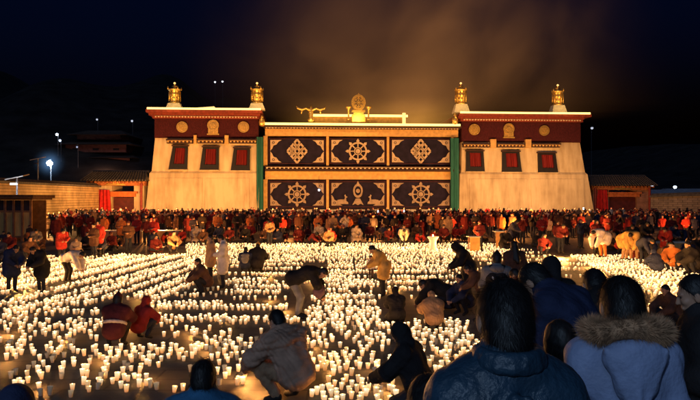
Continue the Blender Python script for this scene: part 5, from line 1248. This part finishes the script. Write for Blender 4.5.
# ================================================================== SMOKE
def smoke_mat():  # lamplight in the smoke is put in as volume emission
    m = bpy.data.materials.new('self_glow_smoke'); m.use_nodes = True; N, L = m.node_tree.nodes, m.node_tree.links; N.clear()
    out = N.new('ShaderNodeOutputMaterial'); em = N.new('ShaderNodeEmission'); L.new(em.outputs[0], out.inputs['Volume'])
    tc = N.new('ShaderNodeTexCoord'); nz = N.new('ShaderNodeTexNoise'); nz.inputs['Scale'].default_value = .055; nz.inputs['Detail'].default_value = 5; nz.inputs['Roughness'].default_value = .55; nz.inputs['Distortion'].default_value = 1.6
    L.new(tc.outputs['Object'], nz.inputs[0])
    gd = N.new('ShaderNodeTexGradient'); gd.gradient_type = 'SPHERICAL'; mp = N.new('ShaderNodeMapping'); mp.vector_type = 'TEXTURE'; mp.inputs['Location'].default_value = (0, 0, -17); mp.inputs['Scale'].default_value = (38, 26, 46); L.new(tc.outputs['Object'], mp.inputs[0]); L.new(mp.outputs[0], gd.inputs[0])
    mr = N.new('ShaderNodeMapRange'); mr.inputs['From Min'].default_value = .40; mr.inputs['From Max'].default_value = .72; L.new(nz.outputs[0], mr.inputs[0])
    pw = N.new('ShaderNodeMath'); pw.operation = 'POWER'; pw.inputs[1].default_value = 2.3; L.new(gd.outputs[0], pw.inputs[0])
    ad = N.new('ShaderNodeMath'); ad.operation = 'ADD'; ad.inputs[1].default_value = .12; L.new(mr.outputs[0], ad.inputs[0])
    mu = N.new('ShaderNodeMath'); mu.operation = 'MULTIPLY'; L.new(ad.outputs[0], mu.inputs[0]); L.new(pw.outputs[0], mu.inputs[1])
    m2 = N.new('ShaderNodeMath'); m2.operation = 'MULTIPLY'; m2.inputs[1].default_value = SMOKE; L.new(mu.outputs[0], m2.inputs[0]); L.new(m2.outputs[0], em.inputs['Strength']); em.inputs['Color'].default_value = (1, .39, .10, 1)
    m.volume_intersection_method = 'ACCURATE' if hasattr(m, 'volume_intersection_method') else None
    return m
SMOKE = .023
m = MB(); m.box(-50, 52, -14, 18, -17.0, 36); o = m.build('smoke', smoke_mat()); o.location = (10, 101.5, 32); tag(o, 'brownish smoke drifting above the temple roof, its light put in as emission', 'smoke', kind='stuff')

def haze(loc, rad, strength, col, power, label, squash=1.0, sx=1.0):  # halo painted as an emitting ball, nothing scatters the lamp's light
    m = bpy.data.materials.new('painted_haze_glow'); m.use_nodes = True; N, L = m.node_tree.nodes, m.node_tree.links; N.clear()
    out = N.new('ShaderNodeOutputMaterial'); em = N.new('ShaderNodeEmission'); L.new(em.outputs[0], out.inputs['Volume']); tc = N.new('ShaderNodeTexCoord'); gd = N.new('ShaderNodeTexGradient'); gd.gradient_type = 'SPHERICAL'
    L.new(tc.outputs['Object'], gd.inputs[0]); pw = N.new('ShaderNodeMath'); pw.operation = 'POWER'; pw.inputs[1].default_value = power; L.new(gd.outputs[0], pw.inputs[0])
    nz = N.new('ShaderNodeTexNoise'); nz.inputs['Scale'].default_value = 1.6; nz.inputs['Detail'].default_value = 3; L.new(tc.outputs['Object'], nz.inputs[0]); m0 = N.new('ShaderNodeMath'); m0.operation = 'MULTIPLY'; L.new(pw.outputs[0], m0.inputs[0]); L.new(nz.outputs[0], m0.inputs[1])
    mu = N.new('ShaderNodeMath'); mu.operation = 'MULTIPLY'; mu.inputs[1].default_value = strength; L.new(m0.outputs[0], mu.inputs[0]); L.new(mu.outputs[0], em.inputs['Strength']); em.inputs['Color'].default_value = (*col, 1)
    b = MB(); b.lathe([(max(.02, math.sin(a)), -math.cos(a)) for a in np.linspace(.02, math.pi - .02, 12)], n=20); o = b.build('painted_haze', m); o.location = loc; o.scale = (rad * sx, rad, rad * squash); tag(o, label, 'haze', kind='stuff')
haze((lx, ly, lz), 2.7, .55, (.22, .5, 1), 3.2, 'bluish painted haze glow round the bright street lamp at left')
haze(wp(F(418, 122)[0], -4, zz(119)), 5.0, .24, (1, .42, .07), 1.7, 'golden painted haze glow over the middle roof edge', .85, 1.9)
haze(wp(F(345, 122)[0], -4, zz(119)), 5.0, .12, (1, .42, .07), 1.7, 'faint golden painted haze glow over the upper roof', .8, 2.2)

# ================================================================== LIGHT
def area(loc, target, size, sy, power, col):
    l = bpy.data.lights.new('flood', 'AREA'); l.shape = 'RECTANGLE'; l.size = size; l.size_y = sy; l.energy = power; l.color = col; o = link(bpy.data.objects.new('flood_light', l)); o.location = loc
    o.rotation_euler = (Vector(target) - Vector(loc)).to_track_quat('-Z', 'Y').to_euler(); return o
WARM = (1, .47, .145)
for u, p, tz, c in ((-22, 3500, 9.5, WARM), (-7.5, 2400, 8.5, WARM), (8, 2400, 8.5, WARM), (22, 3000, 9.0, (1, .51, .20))):
    area(wp(u, 15, 2.1), wp(u, 0, tz), 11, .5, p, c)
def point(px, py, z, p, col=(1, .43, .10), r=.05):
    x, y, _ = gpt(px, py); l = bpy.data.lights.new('candle_and_fill_glow', 'POINT'); l.energy = p; l.color = col; l.shadow_soft_size = r; o = link(bpy.data.objects.new('candle_and_fill_light', l)); o.location = (x, y, z)
for px, py in ((215, 250), (285, 248), (345, 250), (405, 250), (455, 252)): point(px, py, .35, 620)
for px, py in ((120, 262), (60, 270), (165, 256), (20, 285)): point(px, py, .35, 420)
for px, py in ((600, 268), (650, 280), (560, 258), (690, 290)): point(px, py, .35, 520)
LP = []
for x, y, gl in sorted(OK, key=lambda c: random.random()):
    if gl > .5 and 9.5 < y < 34 and abs(x / y) < .52 and clear(x, y, 1.0) and all((x - a) ** 2 + (y - b) ** 2 > (1.5 if y < 20 else 2.6) ** 2 for a, b in LP):
        LP.append((x, y)); l = bpy.data.lights.new('candle_and_fill_glow', 'POINT'); l.energy = 9 if y < 14 else 13 if y < 20 else 34; l.color = (1, .40, .085); l.shadow_soft_size = .022; o = link(bpy.data.objects.new('candle_and_fill_light', l)); o.location = (x, y, .165)
for px, py, e in ((247, 379, 16), (258, 392, 10), (380, 372, 8)): point(px, py, .165, e, (1, .40, .085), .022)
for px, D in ((110, 46.5), (172, 46.5)): x, y, _ = at(px, D); l = bpy.data.lights.new('candle_and_fill_glow', 'POINT'); l.energy = 300; l.color = (1, .4, .1); l.shadow_soft_size = .05; o = link(bpy.data.objects.new('candle_and_fill_light', l)); o.location = (x, y - 2.4, .95)
for i in range(9):  # added warm points to brighten the crowd, no candles stand there
    for D, p, z in ((48.2, 260, 1.0), (57.5, 280, 1.95)):
        x = (55 + i * 78 - 350) / FOC * D; l = bpy.data.lights.new('candle_and_fill_glow', 'POINT'); l.energy = p * random.uniform(.6, 1.4); l.color = (1, .33, .065); l.shadow_soft_size = .04; o = link(bpy.data.objects.new('candle_and_fill_light', l)); o.location = (x + random.uniform(-1, 1), D, z)
# glow of street and solar lamps, wall and gate points, added roof points
def lamp(loc, p, col, r): l = bpy.data.lights.new('lamp_and_fill_glow', 'POINT'); l.energy = p; l.color = col; l.shadow_soft_size = r; o = link(bpy.data.objects.new('lamp_and_fill_light', l)); o.location = loc
lamp((lx, ly - 1.2, lz - .3), 900, (.6, .78, 1), .3)
lamp((sx + .3, sy - 1.4, sz - .1), 160, (.85, .9, 1), .1)
lamp(wp(-24, -2, 2.2) if False else at(118, 84, 3.4), 260, (1, .36, .07), .2)
lamp(at(42, 57, 1.9), 1500, (1, .5, .15), .2)
lamp(at(75, 70, 2.0), 900, (1, .5, .15), .2)
for u_, z_ in FIN: lamp(wp(u_ + .2, 2.4, z_ + .2), 130, (1, .6, .18), .12)  # added points standing in for rope light on finials, wheel and dragon
lamp(wp(F(358, 110)[0], 2.6, zz(118)), 260, (1, .6, .18), .12)
lamp(wp(F(311, 110)[0], 2.6, zz(118)), 160, (1, .6, .18), .12)
# lamp post behind the photographer
lamp((-4.5, -9.0, 7.5), 2100, (.50, .72, 1.0), .35)
lamp(at(105, 135, 9.0), 500, (1, .5, .3), .4)  # added warm point that lifts the hillside hall out of the dark
lamp(at(675, 128, 5.2), 300, (.7, .85, 1), .2)

sun = bpy.data.lights.new('moon', 'SUN'); sun.energy = .22; sun.angle = R(12); sun.color = (.40, .60, 1.0); so_ = link(bpy.data.objects.new('moonlight', sun))
EL, AZ = R(34), R(200)      # from behind the camera, slightly left
so_.rotation_euler = (R(90) - EL, 0, R(-18))
w = bpy.data.worlds.new('World'); scn.world = w; w.use_nodes = True; N, L = w.node_tree.nodes, w.node_tree.links; bg = N['Background']
sky = N.new('ShaderNodeTexSky'); sky.sky_type = 'NISHITA'; sky.sun_disc = False; sky.sun_elevation = R(-2.1); sky.sun_rotation = AZ; sky.air_density = 1.2; sky.dust_density = .6; sky.ozone_density = 4
tint = N.new('ShaderNodeMix'); tint.data_type = 'RGBA'; tint.blend_type = 'MULTIPLY'; tint.inputs[0].default_value = 1; tint.inputs['B'].default_value = (.22, .62, 1.0, 1); L.new(sky.outputs[0], tint.inputs['A']); L.new(tint.outputs['Result'], bg.inputs[0]); bg.inputs[1].default_value = .10

# ================================================================== CAMERA
cd = bpy.data.cameras.new('camera'); cam = link(bpy.data.objects.new('camera', cd)); cam.location = (0, 0, CAM_H); cam.rotation_euler = (R(90), 0, 0)
cd.sensor_width = 36; cd.lens = 36; cd.shift_y = -(200 - HOR) / 700.0; cd.clip_end = 3000; cd.clip_start = .05; scn.camera = cam
scn.view_settings.view_transform = 'Standard'; scn.view_settings.look = 'None'; scn.view_settings.exposure = 0; scn.view_settings.gamma = 1
cy = scn.cycles; cy.use_denoising = True
try: cy.denoiser = 'OPENIMAGEDENOISE'
except Exception: pass
cy.max_bounces = 4; cy.diffuse_bounces = 2; cy.glossy_bounces = 2; cy.transmission_bounces = 2; cy.volume_bounces = 0; cy.sample_clamp_indirect = 4; cy.volume_step_rate = 3.0; cy.volume_max_steps = 128; cy.caustics_reflective = False; cy.caustics_refractive = False
